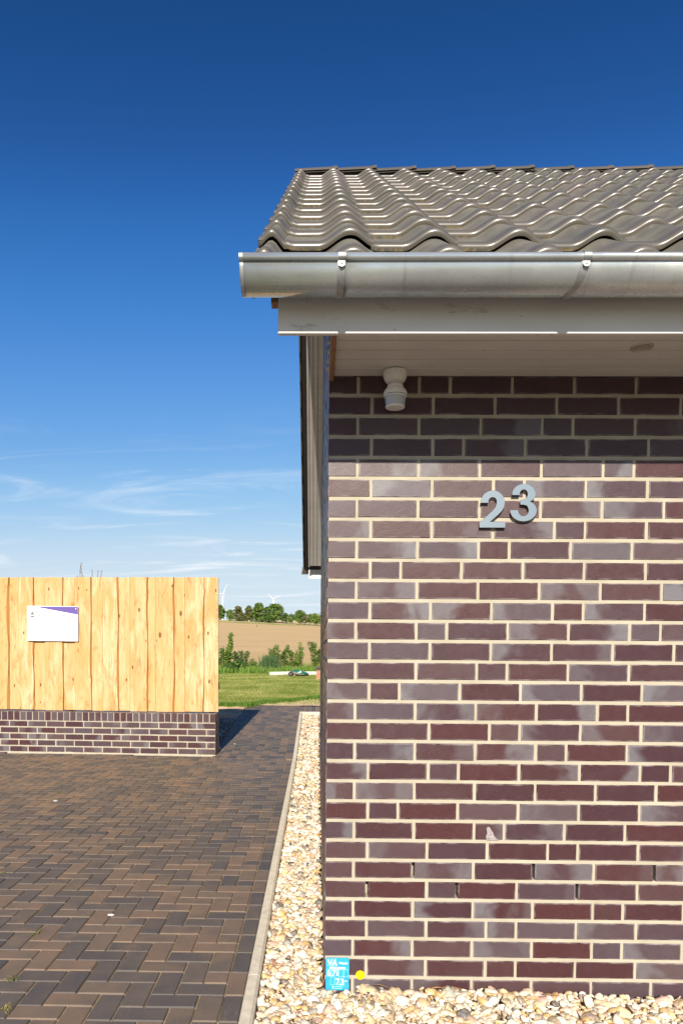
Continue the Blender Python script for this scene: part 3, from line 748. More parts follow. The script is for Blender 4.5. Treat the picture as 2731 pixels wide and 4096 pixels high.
def bracket(xt, lean):
    m = MB(); V = []; w_ = .0225; n = 0
    r2 = GR+.0022; t_ = .0022
    arc = [R(-8)+R(168)*i/16 for i in range(17)]
    for i, a in enumerate(arc):
        sh = -lean*min(1, max(0, i/9))**1.6
        for rr_ in (r2, r2+t_):
            y, z = GY-rr_*math.cos(a), GZ_-rr_*math.sin(a)
            V += [(xt+sh-w_/2, y, z), (xt+sh+w_/2, y, z)]; 
    for i in range(16):
        b_ = i*4
        m.f += [(b_, b_+1, b_+5, b_+4), (b_+2, b_+6, b_+7, b_+3), (b_, b_+4, b_+6, b_+2), (b_+1, b_+3, b_+7, b_+5)]; m.m += [0]*4; m.c += [None]*4
    m.v = V
    # spring clip over the bead
    br = .0135; P = []
    for i in range(9):
        a = R(60)+R(235)*i/8
        for q in (br, br+.0018):
            P += [(xt-w_/2+.002, GY-GR-.004+q*math.cos(a), GZ_+.004+q*math.sin(a)), (xt+w_/2+.002, GY-GR-.004+q*math.cos(a), GZ_+.004+q*math.sin(a))]
    k = len(m.v); m.v += P
    for i in range(8):
        b_ = k+i*4; m.f += [(b_, b_+1, b_+5, b_+4), (b_+2, b_+6, b_+7, b_+3), (b_, b_+4, b_+6, b_+2), (b_+1, b_+3, b_+7, b_+5)]; m.m += [0]*4; m.c += [None]*4
    me = m.mesh('bracket'); sharp(me, 40); o = link('bracket', me, GALV, gut)
    q = MB(); 
    tongue = [(-.0105, 0), (.0105, 0), (.0105, -.016), (.007, -.0215), (0, -.0235), (-.007, -.0215), (-.0105, -.016)]
    q.prism([(xt+.001+a, GZ_-.004+b_) for a, b_ in tongue], GY-GR-.0085, GY-GR-.0055, axis='y'); q.build('clip_tongue', GALV, gut)
    rv = MB(); rv.lathe([(.0042, 0), (.0036, .0016), (.0018, .0025)], 12); me = rv.mesh('rivet', True)
    link('rivet', me, SATIN, gut, loc=(xt+.001, GY-GR-.0083, GZ_-.017), rot=(R(90), 0, 0))
for i, (xb, ln) in enumerate(((.026, .003), (.770, .026), (1.51, .01), (2.25, .0), (2.99, .01), (3.7, 0))): bracket(xb, ln)
# ---- down-light ring in the soffit
dl = MB(); dl.lathe([(.026, .0), (.029, -.003), (.037, -.0035), (.040, -.0015), (.040, .001)], 32, cap=False)
link('downlight', dl.mesh('downlight', True), simple('nickel_ring', (.55, .5, .44), .4, .5), soffit, loc=(1.137, -.279, 2.4995))
dl = MB(); dl.lathe([(.0255, 0), (.0255, .002)], 28); link('downlight_lens', dl.mesh('downlight_lens'), simple('frosted_lens', (.4, .36, .3), .25), soffit, loc=(1.137, -.279, 2.4975))

# ================================================================ things on the house wall
def polymesh(mb, outline, y0, y1, b=.0012):
    """plate with a small bevel on the front edge; outline in x,z; y0 is the front"""
    n = len(outline); cx = sum(p[0] for p in outline)/n
    def off(d):
        o = []
        for i in range(n):
            a, p, c = Vector(outline[i-1]), Vector(outline[i]), Vector(outline[(i+1) % n])
            e1 = (p-a).normalized(); e2 = (c-p).normalized(); nn = Vector((-(e1+e2).y, (e1+e2).x))
            nn = nn.normalized() if nn.length > 1e-6 else Vector((-e1.y, e1.x)); k = max(.5, nn.dot(Vector((-e1.y, e1.x))))
            o.append((p+nn*d/k)[:])
        return o
    ar = sum(outline[i-1][0]*outline[i][1]-outline[i][0]*outline[i-1][1] for i in range(n))
    ins = off(b if ar > 0 else -b)
    mb.add([(p[0], y0, p[1]) for p in ins]+[(p[0], y0+b, p[1]) for p in outline]+[(p[0], y1, p[1]) for p in outline],
           [tuple(range(n)), tuple(range(3*n-1, 2*n-1, -1))]+[(i, (i+1) % n, (i+1) % n+n, i+n) for i in range(n)]+[(i+n, (i+1) % n+n, (i+1) % n+2*n, i+2*n) for i in range(n)])
def arc(cx, cy, rx, ry, a0, a1, n): return [(cx+rx*math.cos(R(a0+(a1-a0)*i/n)), cy+ry*math.sin(R(a0+(a1-a0)*i/n))) for i in range(n+1)]
# digit shapes in units of their own height
two = arc(.335, .672, .333, .328, 186, -5, 26)[:-1]
two = [(.02, .665)]+arc(.347, .665, .327, .335, 170, -8, 24)+[(.655, .555), (.60, .45), (.50, .345), (.36, .225), (.285, .155), (.70, .155), (.70, .0), (.0, .0), (.0, .145), (.20, .318), (.35, .455), (.43, .56), (.452, .66)]+arc(.345, .70, .112, .118, 10, 172, 14)+[(.232, .665)]
three = [(.03, .70)]+arc(.345, .72, .315, .28, 165, 0, 20)+[(.655, .66), (.615, .585), (.515, .525)]+arc(.345, .285, .355, .285, 50, -180, 30)+[(-.01, .30), (.205, .30)]+arc(.345, .285, .140, .145, 185, 385, 18)+[(.44, .415), (.36, .44), (.255, .445), (.255, .575), (.35, .585), (.43, .625)]+arc(.345, .725, .107, .125, -10, 170, 12)+[(.235, .70)]
for nm, o_, x, z, h, lab in (('house_digit', two, .616, 1.888, .150, 'brushed steel digit 2 fixed to the brick wall, lower left of the 3'),
                          ('house_digit', three, .741, 1.914, .151, 'brushed steel digit 3 fixed to the brick wall, raised beside the 2')):
    t = empty(nm, (x, -.002, z), 0, lab, 'house number', 'steel digits of the house number')
    m = MB(); polymesh(m, [(a*h, b_*h) for a, b_ in o_], -.0175, -.0145, .0006); m.build('plate', SATIN, t)
    for a, b_ in ((.45, .08), (.55, .75)) if o_ is two else ((.12, .2), (.55, .75)):
        q = MB(); q.tube([(a*h, -.015, b_*h), (a*h, .003, b_*h)], .0025, 8); q.build('spacer', SATIN, t)
# motion sensor under the soffit
ms = empty('motion_sensor', (.262, -.058, 2.4995), 0, 'white plastic motion detector hanging from the soffit above the brick wall', 'motion sensor')
q = MB(); q.lathe([(.040, -.0008), (.047, -.004), (.0475, -.015), (.0465, -.0165), (.0465, -.018), (.0465, -.024), (.041, -.038), (.030, -.050), (.012, -.055)], 36); me = q.mesh('base', False); sharp(me, 45); link('base', me, CREAM, ms)
q = MB(); q.cbox(-.0155, .0155, -.024, .012, -.066, -.046, .003); q.build('hinge', CREAM, ms)
hd = MB(); hd.lathe([(.012, -.060), (.026, -.0605), (.032, -.066), (.0325, -.074), (.040, -.081), (.0455, -.090), (.0462, -.099), (.0445, -.101), (.0440, -.110), (.042, -.111)], 40, cy=-.018, sy=.94)
me = hd.mesh('head'); sharp(me, 40); link('head', me, CREAM, ms)
q = MB(); q.lathe([(.0425, -.108), (.0425, -.1115), (.041, -.112), (.0375, -.145), (.0375, -.147)], 40, cy=-.018, sy=.94); me = q.mesh('lens'); sharp(me, 40); link('lens', me, LENS, ms)
q = MB(); q.lathe([(.038, -.1455), (.0385, -.149), (.036, -.152), (.02, -.153)], 40, cy=-.018, sy=.94); me = q.mesh('bottom_rim'); sharp(me, 40); link('bottom_rim', me, CREAM, ms)
q = MB(); a_ = [R(-150)+R(120)*i/12 for i in range(13)]
q.add([(.0447*math.cos(a)*1.005, -.018+.0447*.94*math.sin(a)*1.012, z) for z in (-.1035, -.1062) for a in a_], [(i, i+1, 14+i, 13+i) for i in range(12)])
q.build('slot', simple('slot_grey', (.12, .12, .15), .4), ms)
# fonts
def text_mesh(s, size, x, z, y, mat_, parent, name='lettering', ext=.0004, align='LEFT', bold=0., sx=1., space=1.):
    c = bpy.data.curves.new('lettering', 'FONT'); c.body = s; c.size = size; c.extrude = ext; c.align_x = align; c.offset = bold; c.space_character = space
    o = bpy.data.objects.new('lettering', c); COL.objects.link(o)
    dg = bpy.context.evaluated_depsgraph_get(); me = bpy.data.meshes.new_from_object(o.evaluated_get(dg))
    bpy.data.objects.remove(o)
    r = link(name, me, mat_, parent, loc=(x, y, z), rot=(R(90), 0, 0)); r.scale = (sx, 1, 1); return r
def plate_round(mb, x0, x1, z0, z1, r, y0, y1, b=.0008):
    o = []
    for cx, cz, a in ((x1-r, z0+r, -90), (x1-r, z1-r, 0), (x0+r, z1-r, 90), (x0+r, z0+r, 180)): o += arc(cx, cz, r, r, a, a+90, 6)
    polymesh(mb, o, y0, y1, b)
BLUE = simple('sign_blue', (.022, .32, .55), .32, nz=.2, nscale=30, coat=.3); SIGNW = simple('sign_white', (.85, .86, .86), .4)
wsn = empty('water_sign', (.0065, -.002, -.046), 0, 'small light blue water pipe marker plate low on the house corner above the pebbles', 'utility sign')
q = MB(); plate_round(q, 0, .0985, 0, .138, .007, -.006, 0); q.build('plate', BLUE, wsn)
def rectline(mb, x0, x1, z0, z1, w_, y0, y1):
    mb.box(x0, x1, y0, y1, z0, z0+w_); mb.box(x0, x1, y0, y1, z1-w_, z1); mb.box(x0, x0+w_, y0, y1, z0+w_, z1-w_); mb.box(x1-w_, x1, y0, y1, z0+w_, z1-w_)
su = .0985/648; S = lambda x, y: ((x-232)*su, .138-(y-217)*su)
q = MB()
for a, b_, c, d in ((275, 240, 398, 438), (402, 240, 518, 440), (265, 528, 378, 728), (398, 528, 515, 728), (600, 535, 716, 738), (736, 535, 852, 742), (362, 768, 482, 966), (494, 768, 610, 968), (632, 772, 748, 970)):
    x0, z1 = S(a, b_); x1, z0 = S(c, d); rectline(q, x0, x1, z0, z1, .0006, -.0066, -.0060)
q.build('frame_lines', simple('sign_pale', (.45, .75, .85), .4), wsn)
q = MB(); x0, z1 = S(345, 470); x1, z0 = S(770, 522); q.box(x0, x1, -.0066, -.006, z0, z1); x0, z1 = S(535, 522); x1, z0 = S(580, 712); q.box(x0, x1, -.0066, -.006, z0, z1)
for a, b_ in ((388, 722), (722, 728), (618, 965)): x0, z1 = S(a-12, b_-12); x1, z0 = S(a+12, b_+12); q.box(x0, x1, -.0067, -.006, z0, z1)
q.build('tee_symbol', SIGNW, wsn)
for s_, a, b_, cap in (('V', 285, 425, 165), ('A', 410, 425, 165), ('6', 272, 708, 165), ('7', 408, 708, 160), ('7', 510, 960, 165), ('3', 640, 962, 165)):
    x, z = S(a, b_); text_mesh(s_, cap*su/.70, x, z, -.0064, SIGNW, wsn, bold=.0004, sx=.86)
x, z = S(590, 382); text_mesh('Wasser', 55*su/.66, x, z, -.0064, SIGNW, wsn, bold=.0003, sx=.98)
x, z = S(762, 880); text_mesh('m', 60*su/.7, x, z, -.0064, SIGNW, wsn, sx=1.0)
q = MB(); 
for a, b_, c, d in ((408, 1000, 450, 1040), (470, 1012, 700, 1026), (410, 1058, 440, 1085), (452, 1064, 690, 1076)):
    x0, z1 = S(a, b_); x1, z0 = S(c, d); q.box(x0, x1, -.0065, -.006, z0, z1)
q.build('fine_print', simple('sign_pale_print', (.4, .72, .85), .4), wsn)
yl = MB(); yl.lathe([(.0188, .0), (.0193, .0012), (.0180, .0042), (.006, .0048)], 36); me = yl.mesh('marker_disc'); sharp(me, 40)
tag(link('marker_disc', me, simple('yellow_plastic', (.82, .58, .0), .4), loc=(.1515, -.0015, .0185), rot=(R(90), 0, 0)), 'flat bright yellow round disc on the mortar joint beside the blue plate', 'marker disc')

# ================================================================ garden wall, fence, sign
gw = empty('garden_wall', (FX, FY, 0), FR, 'low purple brick garden wall with upright coping bricks under the timber fence, at left', 'garden wall')
LW = 4.9; TB = .090; gm_ = MB()
gm_.box(-LW, -.050, .05, .19, -.4, .5465)
rows2 = [TB+CH*i for i in range(-3, 5)]      # course tops
gm_.box(-LW, -.0035, .0035, .2365, TB+4*CH+.0002, TB+4*CH+.0122)
gb = MB(); gbr = random.Random(21)
front_marks = {4: "3l4 1 2 4l4 1 2 2r4 2 3 1 1 2r7".split(), 3: "2 4l6 3l6 2l4 1 1r4 4 1 1 3r3 3 2".split()}
def gbrick(x0, x1, y0, y1, z0, z1, tn):
    me = brick_me(x1-x0, y1-y0, z1-z0)
    link('brick', me, None, gw, loc=(x0+gbr.uniform(-.001, .001), y0+gbr.uniform(-.0012, .0012), z0), rot=(0, 0, gbr.gauss(0, .003)), color=(*tn, 1))
def rt():
    return (gbr.choice((0, .05, .1, .2, .3, .4, .5)), gbr.choice((0, 0, 0, .4, .7)), gbr.choice((0, 0, 0, .4, .7)))
for n, zt in enumerate(rows2):
    z0 = zt-BH; full = (n % 2 == 1)
    if zt < -.05: continue
    gm_.box(-LW, -.0035, .0035, .2365, zt-.0002, zt+CH-BH+.0002) if n < len(rows2)-1 else None
    x = 0; first = True
    while x > -LW+.02:
        ln = .2375 if (full or not first) else .1125
        x0 = max(x-ln, -LW)
        dpt = .240 if (first and not full) else .1125
        if x-x0 > .03:
            gbrick(x0, x, 0, dpt, z0, zt, rt())
            gm_.box(x0-JW-.0004, x0+.0004, .0035, .07, z0-.0002, zt+.0002)
            if first and full: gbrick(-.115, 0, .125, .240, z0, zt, rt())
            if not first or full:
                pass
        x = x0-JW; first = False
    gb.box(-LW, -.26, .17, .2395, z0, zt, 0, (.2, 0, 0, .5))
gm_.box(-.07, -.0035, .11, .13, -.2, TB+4*CH)
zb = TB+4*CH+.0122; x = 0
while x > -LW+.08:
    gbrick(x-.0745, x, -.0005, .2405, zb, zb+.115, (gbr.choice((0, .1, .2, .3, .45, .6, .8)), 0, 0))
    gm_.box(x-.0745-.0095, x-.0745+.0005, .0025, .237, zb-.0002, zb+.1125); x -= .084
sm = MB(); rs_ = random.Random(4)            # mortar smear along the foot of the wall
k = 0; xs_ = np.linspace(-LW, .012, 90)
sm.v = []
for i, xx in enumerate(xs_):
    hgt = .010+.007*rs_.random()+(.010 if -3.2 < xx < -.6 else 0)*rs_.random(); wd = .030+.012*rs_.random()
    sm.v += [(xx, -wd, -.003), (xx, -.008, hgt*.35), (xx, -.0015, hgt), (xx, .01, hgt)]
sm.f = [(i*4+j, (i+1)*4+j, (i+1)*4+j+1, i*4+j+1) for i in range(89) for j in range(3)]; sm.m = [0]*len(sm.f); sm.c = [None]*len(sm.f)
gm_.build('mortar', MORTAR, gw); gb.build('rear_bricks', BRICKA, gw); sm.build('mortar_smear', MORTAR, gw)
# timber fence: every other board proud, with waney right edges
fence = empty('timber_fence', (FX, FY, 0), FR, 'bright new larch board fence with waney edges standing on the low brick wall', 'fence')
FB, FT = .562, 2.318
BY = .118
S3 = 297.5
def bt(px): return (px-862.5)/S3              # widths read off the boards, in metres from the right end
proud = [(None, 27, 14), (70, 128, 10), (174, 246, 5), (295, 360, 6), (407, 468, 9), (516, 585, 6), (617, 690, 7), (733, 807, 5)]
recess = [(20, 76), (124, 180), (240, 301), (353, 413), (460, 522), (577, 623), (682, 741), (799, 864.5)]
def board(x0, x1, y0, y1, wl, wr, seed, wane, zt=FT):
    r_ = random.Random(seed); n = 26; m = MB(); V = []
    def edge(amp):
        ks = [(r_.uniform(1, 7), r_.uniform(0, 6.28), r_.uniform(.3, 1)) for _ in range(4)]; kn = [(r_.random(), r_.uniform(.3, 1.0)) for _ in range(3)]
        def f_(t): 
            v = sum(a*math.sin(k*t*2+p) for k, p, a in ks)/2.2
            for c, a in kn: v += a*1.2*math.exp(-((t-c)/.018)**2)
            return v*amp
        return f_
    el, er = edge(wl), edge(wr); zb_ = FB+r_.uniform(-.004, .005); ztt = zt+r_.uniform(-.003, .002)
    for i in range(n+1):
        t = i/n; z = zb_+(ztt-zb_)*t
        a, b_ = x0+el(t), x1+er(t); wv = wane*(.75+.5*math.sin(t*9+seed)) if wane else .001
        V += [(a+(.008 if wane else .001), y0, z), (b_-wv, y0, z), (b_, y0+(.017 if wane else .0015), z), (b_, y1, z), (a, y1, z), (a, y0+(.012 if wane else .0015), z)]
    F = []; MI = []
    for i in range(n):
        for j in range(6):
            F.append((i*6+j, i*6+(j+1) % 6, (i+1)*6+(j+1) % 6, (i+1)*6+j)); MI.append(1 if (wane and j in (1, 5)) else 0)  # left bevel: shade of the gap painted in with the dark wane colour
    F += [tuple(range(6))[::-1], tuple(n*6+j for j in range(6))]; MI += [0, 0]
    m.v = V; m.f = F; m.m = MI; m.c = [None]*len(F)
    me = m.mesh('board'); sharp(me, 40)
    me.materials.append(LARCH); me.materials.append(WANE_GAP)
    return link('board', me, None, fence)
sd_ = 100
for a, b_ in recess: board(bt(a), bt(b_), BY+.021, BY+.041, .001, .001, sd_, 0); sd_ += 1
for a, b_, wn in proud:
    a = bt(a) if a is not None else bt(-45)
    board(a, bt(b_+3), BY, BY+.020, .0015, .0075, sd_, .006+wn*.0016); sd_ += 1
x = bt(-45); rr2 = random.Random(9)
while x > -LW+.2:
    wd = rr2.uniform(.17, .22); board(x-wd-.01, x+.02, BY+.021, BY+.041, .001, .001, sd_, 0); sd_ += 1
    board(x-wd-.17, x-wd+.02, BY, BY+.02, .0015, .0075, sd_, .018); sd_ += 1; x -= wd+.16
q = MB()
for z in (.93, 1.89): q.cbox(-LW+.3, -.003, BY+.042, BY+.098, z-.045, z+.045, .003)
q.build('rail', RAW, fence)
for z in (.885, 1.865): 
    q = MB(); q.box(-.0035, .014, BY+.055, BY+.085, z-.03, z+.055); q.build('rail_bracket', DARK, fence)
q = MB()
for xx in (-.10, -2.0, -3.9): q.box(xx-.03, xx+.03, BY+.0985, BY+.14, .45, 2.25)
q.build('post', DARK, fence)
SCREW = simple('screw_head', (.5, .5, .5), .35, .9)
scm = MB(); scm.lathe([(.0042, 0), (.0032, .0012), (.001, .0014)], 8); scme = scm.mesh('screw'); scme.materials.append(SCREW)
for a, b_, wn in proud[1:]:
    for z in (.93, 1.89):
        for f_ in (.2, .8): link('screw', scme, None, fence, loc=(bt(a)+(bt(b_)-bt(a))*f_, BY+.0002, z+random.uniform(-.01, .01)), rot=(R(90), 0, 0))
# sign board on the fence
sg = empty('name_sign', (FX+(-2.535)*math.cos(FR), FY+(-2.535)*math.sin(FR), 1.480), FR, 'white rectangular sign with purple corner and house icon screwed to the timber fence', 'sign')
sg.rotation_euler = (0, R(.35), FR)
su2 = .690/1000; S2 = lambda x, y: ((x-258)*su2, .454-(y-220)*su2)
SY = .088
q = MB(); q.cbox(0, .690, SY, SY+.004, 0, .459, .0008); q.build('plate', simple('sign_sheet', (.84, .85, .87), .35), sg)
def flat(name, pts, m_, y=SY-.0008):
    q = MB(); q.prism([S2(*p) for p in pts], y, y+.0012, axis='y'); return q.build(name, m_, sg)
flat('purple_corner', [(385, 222), (1255, 222), (1255, 372)], simple('sign_purple', (.105, .068, .27), .4))
GREY = simple('sign_grey', (.13, .13, .125), .5); PALE = simple('sign_pale_grey', (.60, .62, .66), .4); MIDG = simple('sign_mid_grey', (.12, .12, .12), .45)
flat('house_icon', [(362, 315), (415, 382), (312, 382)], GREY); flat('house_icon', [(328, 398), (400, 398), (400, 428), (328, 428)], GREY)
flat('house_icon', [(285, 375), (320, 328), (327, 332), (294, 378)], GREY); flat('house_icon', [(297, 393), (310, 393), (310, 415), (297, 415)], GREY)
def line(s_, x, y, cap, m_, width=None):
    a, b_ = S2(x, y); o = text_mesh(s_, cap*su2/.70, a, b_, SY-.0012, m_, sg, ext=.0004, bold=.0008 if cap > 50 else 0)
    if width: 
        wv = max(v.co.x for v in o.data.vertices); o.scale.x = width*su2/wv
line('Ferienhaus Südheide', 437, 416, 52, MIDG, 746); line('barrierefrei im Urlaub', 440, 455, 18, PALE, 340)
for s_, y, wd in (('Ferienhaus Südheide 2.0 Natürlich!', 582, 710), ('Bahrenfeld 23', 632, 275), ('29320 Südheide OT Hermannsburg', 686, 722), ('05052-8907', 738, 240), ('0157-52342112', 792, 310)): line(s_, 302, y, 34, PALE, wd)
line('www.ferienhaussuedheide.de', 312, 864, 30, PALE, 580)
for a, b_ in ((300, 262), (1214, 262), (306, 862), (1222, 866)):
    x, z = S2(a, b_); q = MB(); q.lathe([(.0075, 0), (.006, .003), (.002, .004)], 14); me = q.mesh('screw'); sharp(me, 40); link('screw', me, SIGNW, sg, loc=(x, SY-.0002, z), rot=(R(90), 0, 0))

# ================================================================ pebbles
def icos(sub):
    bm = bmesh.new(); bmesh.ops.create_icosphere(bm, subdivisions=sub, radius=1)
    V = np.array([v.co[:] for v in bm.verts]); F = np.array([[v.index for v in f.verts] for f in bm.faces]); bm.free(); return V, F
def pebbles(name, pts, size, sub, pal, wts, mat_, seed=1, flat_=(.32, .62), kind='stuff'):
    rg = np.random.default_rng(seed); V0, F0 = icos(sub); nv = len(V0)
    variants = []
    for k in range(14):
        d = rg.normal(size=(7, 3)); d /= np.linalg.norm(d, axis=1)[:, None]
        r = np.ones(nv)
        for q in d:
            dot = V0 @ q; c = rg.uniform(.42, .8); r = np.where(dot > c, np.minimum(r, c/np.maximum(dot, .01)), r)   # flat facets
        variants.append(V0*(r*(1+rg.uniform(-.07, .07, nv)))[:, None])
    n = len(pts); A = np.zeros((n, nv, 3))
    vi = rg.integers(0, len(variants), n); s = np.clip(rg.lognormal(math.log(size), .34, n), size*.45, size*2.1)
    sc = np.stack([s*rg.uniform(.85, 1.35, n), s*rg.uniform(.7, 1.0, n), s*rg.uniform(flat_[0], flat_[1], n)], 1)*.5
    ax, az, ay = rg.normal(0, .42, n), rg.uniform(0, 6.283, n), rg.normal(0, .42, n)
    VV = np.array(variants)[vi]*sc[:, None, :]
    def rot(v, a, i, j):
        c, s_ = np.cos(a)[:, None], np.sin(a)[:, None]; x, y = v[..., i].copy(), v[..., j].copy(); v[..., i] = c*x-s_*y; v[..., j] = s_*x+c*y
    rot(VV, ax, 1, 2); rot(VV, ay, 0, 2); rot(VV, az, 0, 1)
    VV += pts[:, None, :]
    F = (F0[None]+(np.arange(n)*nv)[:, None, None]).reshape(-1, 3)
    pc = np.array(pal)[rg.choice(len(pal), n, p=np.array(wts)/sum(wts))]; pc = np.clip(pc*rg.uniform(.8, 1.12, (n, 1))*rg.uniform(.95, 1.05, (n, 3)), 0, .92)
    C = np.ones((n, nv, 4)); C[..., :3] = pc[:, None, :]
    return tag(npmesh(name, VV.reshape(-1, 3), F, C.reshape(-1, 4), True, mat_), kind=kind)
PAL = [(0.7128, 0.6048, 0.4536), (0.7776, 0.7128, 0.594), (0.594, 0.432, 0.2376), (0.54, 0.3348, 0.1188), (0.6048, 0.3888, 0.2916), (0.3564, 0.2808, 0.1944), (0.2268, 0.1782, 0.1296), (0.0702, 0.0702, 0.0756), (0.3564, 0.1404, 0.0864), (0.3564, 0.3456, 0.3024)]
WTS = [34, 25, 16, 10, 11, 8, 5, 4, .8, 4.5]
def scatter(x0, x1, y0, y1, cell, zf, layers=2, seed=0, jit=.45):
    rg = np.random.default_rng(seed); P = []
    for l in range(layers):
        xs = np.arange(x0+.009, x1-.006, cell); ysn = np.arange(y0+.012, y1-.012, cell)
        X, Y = np.meshgrid(xs, ysn); X = (X+rg.uniform(-jit, jit, X.shape)*cell).ravel(); Y = (Y+rg.uniform(-jit, jit, Y.shape)*cell).ravel()
        X = np.clip(X, x0+.008, x1-.008); Y = np.clip(Y, y0+.01, y1-.01)
        Z = np.array([zf(a, b_) for a, b_ in zip(X, Y)])-.012*l+rg.uniform(-.008, .008, X.shape)
        P.append(np.stack([X, Y, Z], 1))
    return np.concatenate(P)
def gl(x, y):                                  # level of the pebbles
    base = gz(y)-.030 - .030*min(1, max(0, x)/1.5)*(1 if y < .02 else 0)
    return base+.012*noise.noise((x*5, y*5, 0)) + (.014*math.exp(-((y+.05)/.06)**2)-.004 if (x > .14 and y < .02) else -.020 if (-.02 < x <= .14 and y < .02) else 0)
def inside_wall(P): return ~((P[:, 0] > -.012) & (P[:, 1] > -.012))
P1 = scatter(px_(KI, 0)+.004, 2.3, -1.0, 0.0, .0245, gl, 2, 1)
P2 = scatter(px_(KI, 1.5)+.004, -.006, -.006, 3.2, .0235, gl, 2, 2)
PA_ = np.concatenate([P1, P2]); PA_ = PA_[inside_wall(PA_)]
pebbles('gravel', PA_, .037, 2, PAL, WTS, PEB, 5)
P3 = scatter(px_(KI, 8)+.010, -.006, 3.18, 9.65, .030, gl, 1, 3); P3[:, 0] += 0
pebbles('gravel', P3, .046, 1, PAL, WTS, PEB, 6)
P3 = scatter(px_(KI, 8)+.010, -.006, 3.18, 9.65, .032, lambda x, y: gl(x, y)-.014, 1, 13)
P4 = scatter(0.0, 1.6, 7.12, 9.65, .045, gl, 1, 4)
P5 = scatter(2.3, 4.0, -1.0, 0, .04, gl, 1, 14)
pebbles('gravel', np.concatenate([P3, P4, P5]), .042, 1, PAL, WTS, PEB, 7)
gbm = MB()
for x0, x1, yl_ in ((KI-.01, 4.0, [-1.14, 0.004]), (KI-.01, .004, [0.004, 3, 5.9, 6.3, 7.07, 8, 9.66]), (0.004, 2.5, [7.07, 8, 9.66])):
    for a, b_ in zip(yl_[:-1], yl_[1:]):
        gbm.add([(px_(x0, a) if x0 < 0 else x0, a, gz(a)-.075), (x1, a, gz(a)-.075), (x1, b_, gz(b_)-.075), (px_(x0, b_) if x0 < 0 else x0, b_, gz(b_)-.075)], [(0, 1, 2, 3)])
tag(gbm.build('gravel_bed', simple('gravel_bed_dust', (.30, .24, .17), .95, nz=.3, nscale=80)), kind='structure')
# shaded pebbles and earth behind the garden wall
ys2 = list(np.arange(6.3, 10.85, .12)); 
sheet('earth', list(np.arange(-6.5, -1.40, .15))+[-1.385], ys2, lambda x, y: gz(y)-.035+(.045 if y > 9.35 else 0)+.02*noise.noise((x*3, y*3, 1))+.012*noise.noise((x*11, y*11, 4)), EARTH)
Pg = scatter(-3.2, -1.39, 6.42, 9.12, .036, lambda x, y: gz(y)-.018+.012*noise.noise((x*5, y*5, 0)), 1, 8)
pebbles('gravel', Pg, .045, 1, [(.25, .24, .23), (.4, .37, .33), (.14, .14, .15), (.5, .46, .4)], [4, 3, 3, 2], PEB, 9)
kb = MB(); kb.cbox(-3.2, -1.50, 9.16, 9.215, .05, gz(9.2)+.045, .004); tag(kb.build('edging_kerb', KERB), 'long grey concrete edging kerb lying in the fence shadow between pebbles and earth', 'edging kerb')
# garden hose: two loops of teal tube just behind the wall end
hm = MB(); hz = gz(7.4)+.012
for r_, dz in ((.135, 0), (.128, .018), (.085, .004)):
    hm.tube([(-1.588+r_*math.cos(a), 7.38+r_*math.sin(a), hz+dz+.004*math.sin(3*a)) for a in [2*math.pi*i/36 for i in range(37)]], .0085, 8)
me = hm.mesh('garden_hose', True); tag(link('garden_hose', me, simple('teal_hose', (.035, .22, .26), .35)), 'coiled teal garden hose lying on dark pebbles behind the garden wall', 'garden hose')
q = MB(); q.prism([(-1.388, .0), (-1.322, .0), (-1.33, .045), (-1.378, .105), (-1.388, .105)], 6.46, 6.50, axis='y'); 
tag(q.build('edge_slab', CONC), 'small pale wedge-cut slab standing beside the end of the low brick wall', 'stone slab')

# ================================================================ lawn and garden
def leafmat(name, a, b_, c_, rough=.55, trans=.25, attr=True):
    m, t, b = mat(name); at = N(t, 'ShaderNodeAttribute', attribute_name='tone')
    s = N(t, 'ShaderNodeSeparateColor'); L(t, at.outputs['Color'], s.inputs[0])
    c = ramp(t, s.outputs[0], [(0, a), (.5, b_), (1, c_)]); L(t, c, b.inputs['Base Color'])
    b.inputs['Roughness'].default_value = rough; b.inputs['Specular IOR Level'].default_value = .35
    tr_ = N(t, 'ShaderNodeBsdfTranslucent'); L(t, c, tr_.inputs['Color'])
    ms_ = N(t, 'ShaderNodeMixShader', ins={0: trans}); L(t, b.outputs[0], ms_.inputs[1]); L(t, tr_.outputs[0], ms_.inputs[2])
    L(t, ms_.outputs[0], t.nodes['Material Output'].inputs[0]); return m
def blades(name, P, h, wd, mat_, seed, lean=.35, col=(0, 1)):
    rg = np.random.default_rng(seed); n = len(P); a = rg.uniform(0, 6.283, n); hh = h*rg.uniform(.55, 1.25, n); ww = wd*rg.uniform(.7, 1.3, n)
    la = rg.uniform(0, 6.283, n); ll = hh*lean*rg.uniform(.2, 1.4, n)
    dx_, dy_ = np.cos(a)*ww/2, np.sin(a)*ww/2; lx, ly = np.cos(la)*ll, np.sin(la)*ll
    V = np.zeros((n, 5, 3)); z0 = np.zeros(n)
    V[:, 0] = P+np.stack([-dx_, -dy_, z0], 1); V[:, 1] = P+np.stack([dx_, dy_, z0], 1)
    V[:, 2] = P+np.stack([dx_*.8+lx*.35, dy_*.8+ly*.35, hh*.6], 1); V[:, 3] = P+np.stack([-dx_*.8+lx*.35, -dy_*.8+ly*.35, hh*.6], 1)
    V[:, 4] = P+np.stack([lx, ly, hh], 1)
    b0 = (np.arange(n)*5)[:, None]
    F = np.concatenate([b0+np.array([[0, 1, 2]]), b0+np.array([[0, 2, 3]]), b0+np.array([[3, 2, 4]])])
    C = np.ones((n, 5, 4)); C[..., 0] = np.clip(rg.uniform(col[0], col[1], n), 0, 1)[:, None]
    return npmesh(name, V.reshape(-1, 3), F, C.reshape(-1, 4), False, mat_)
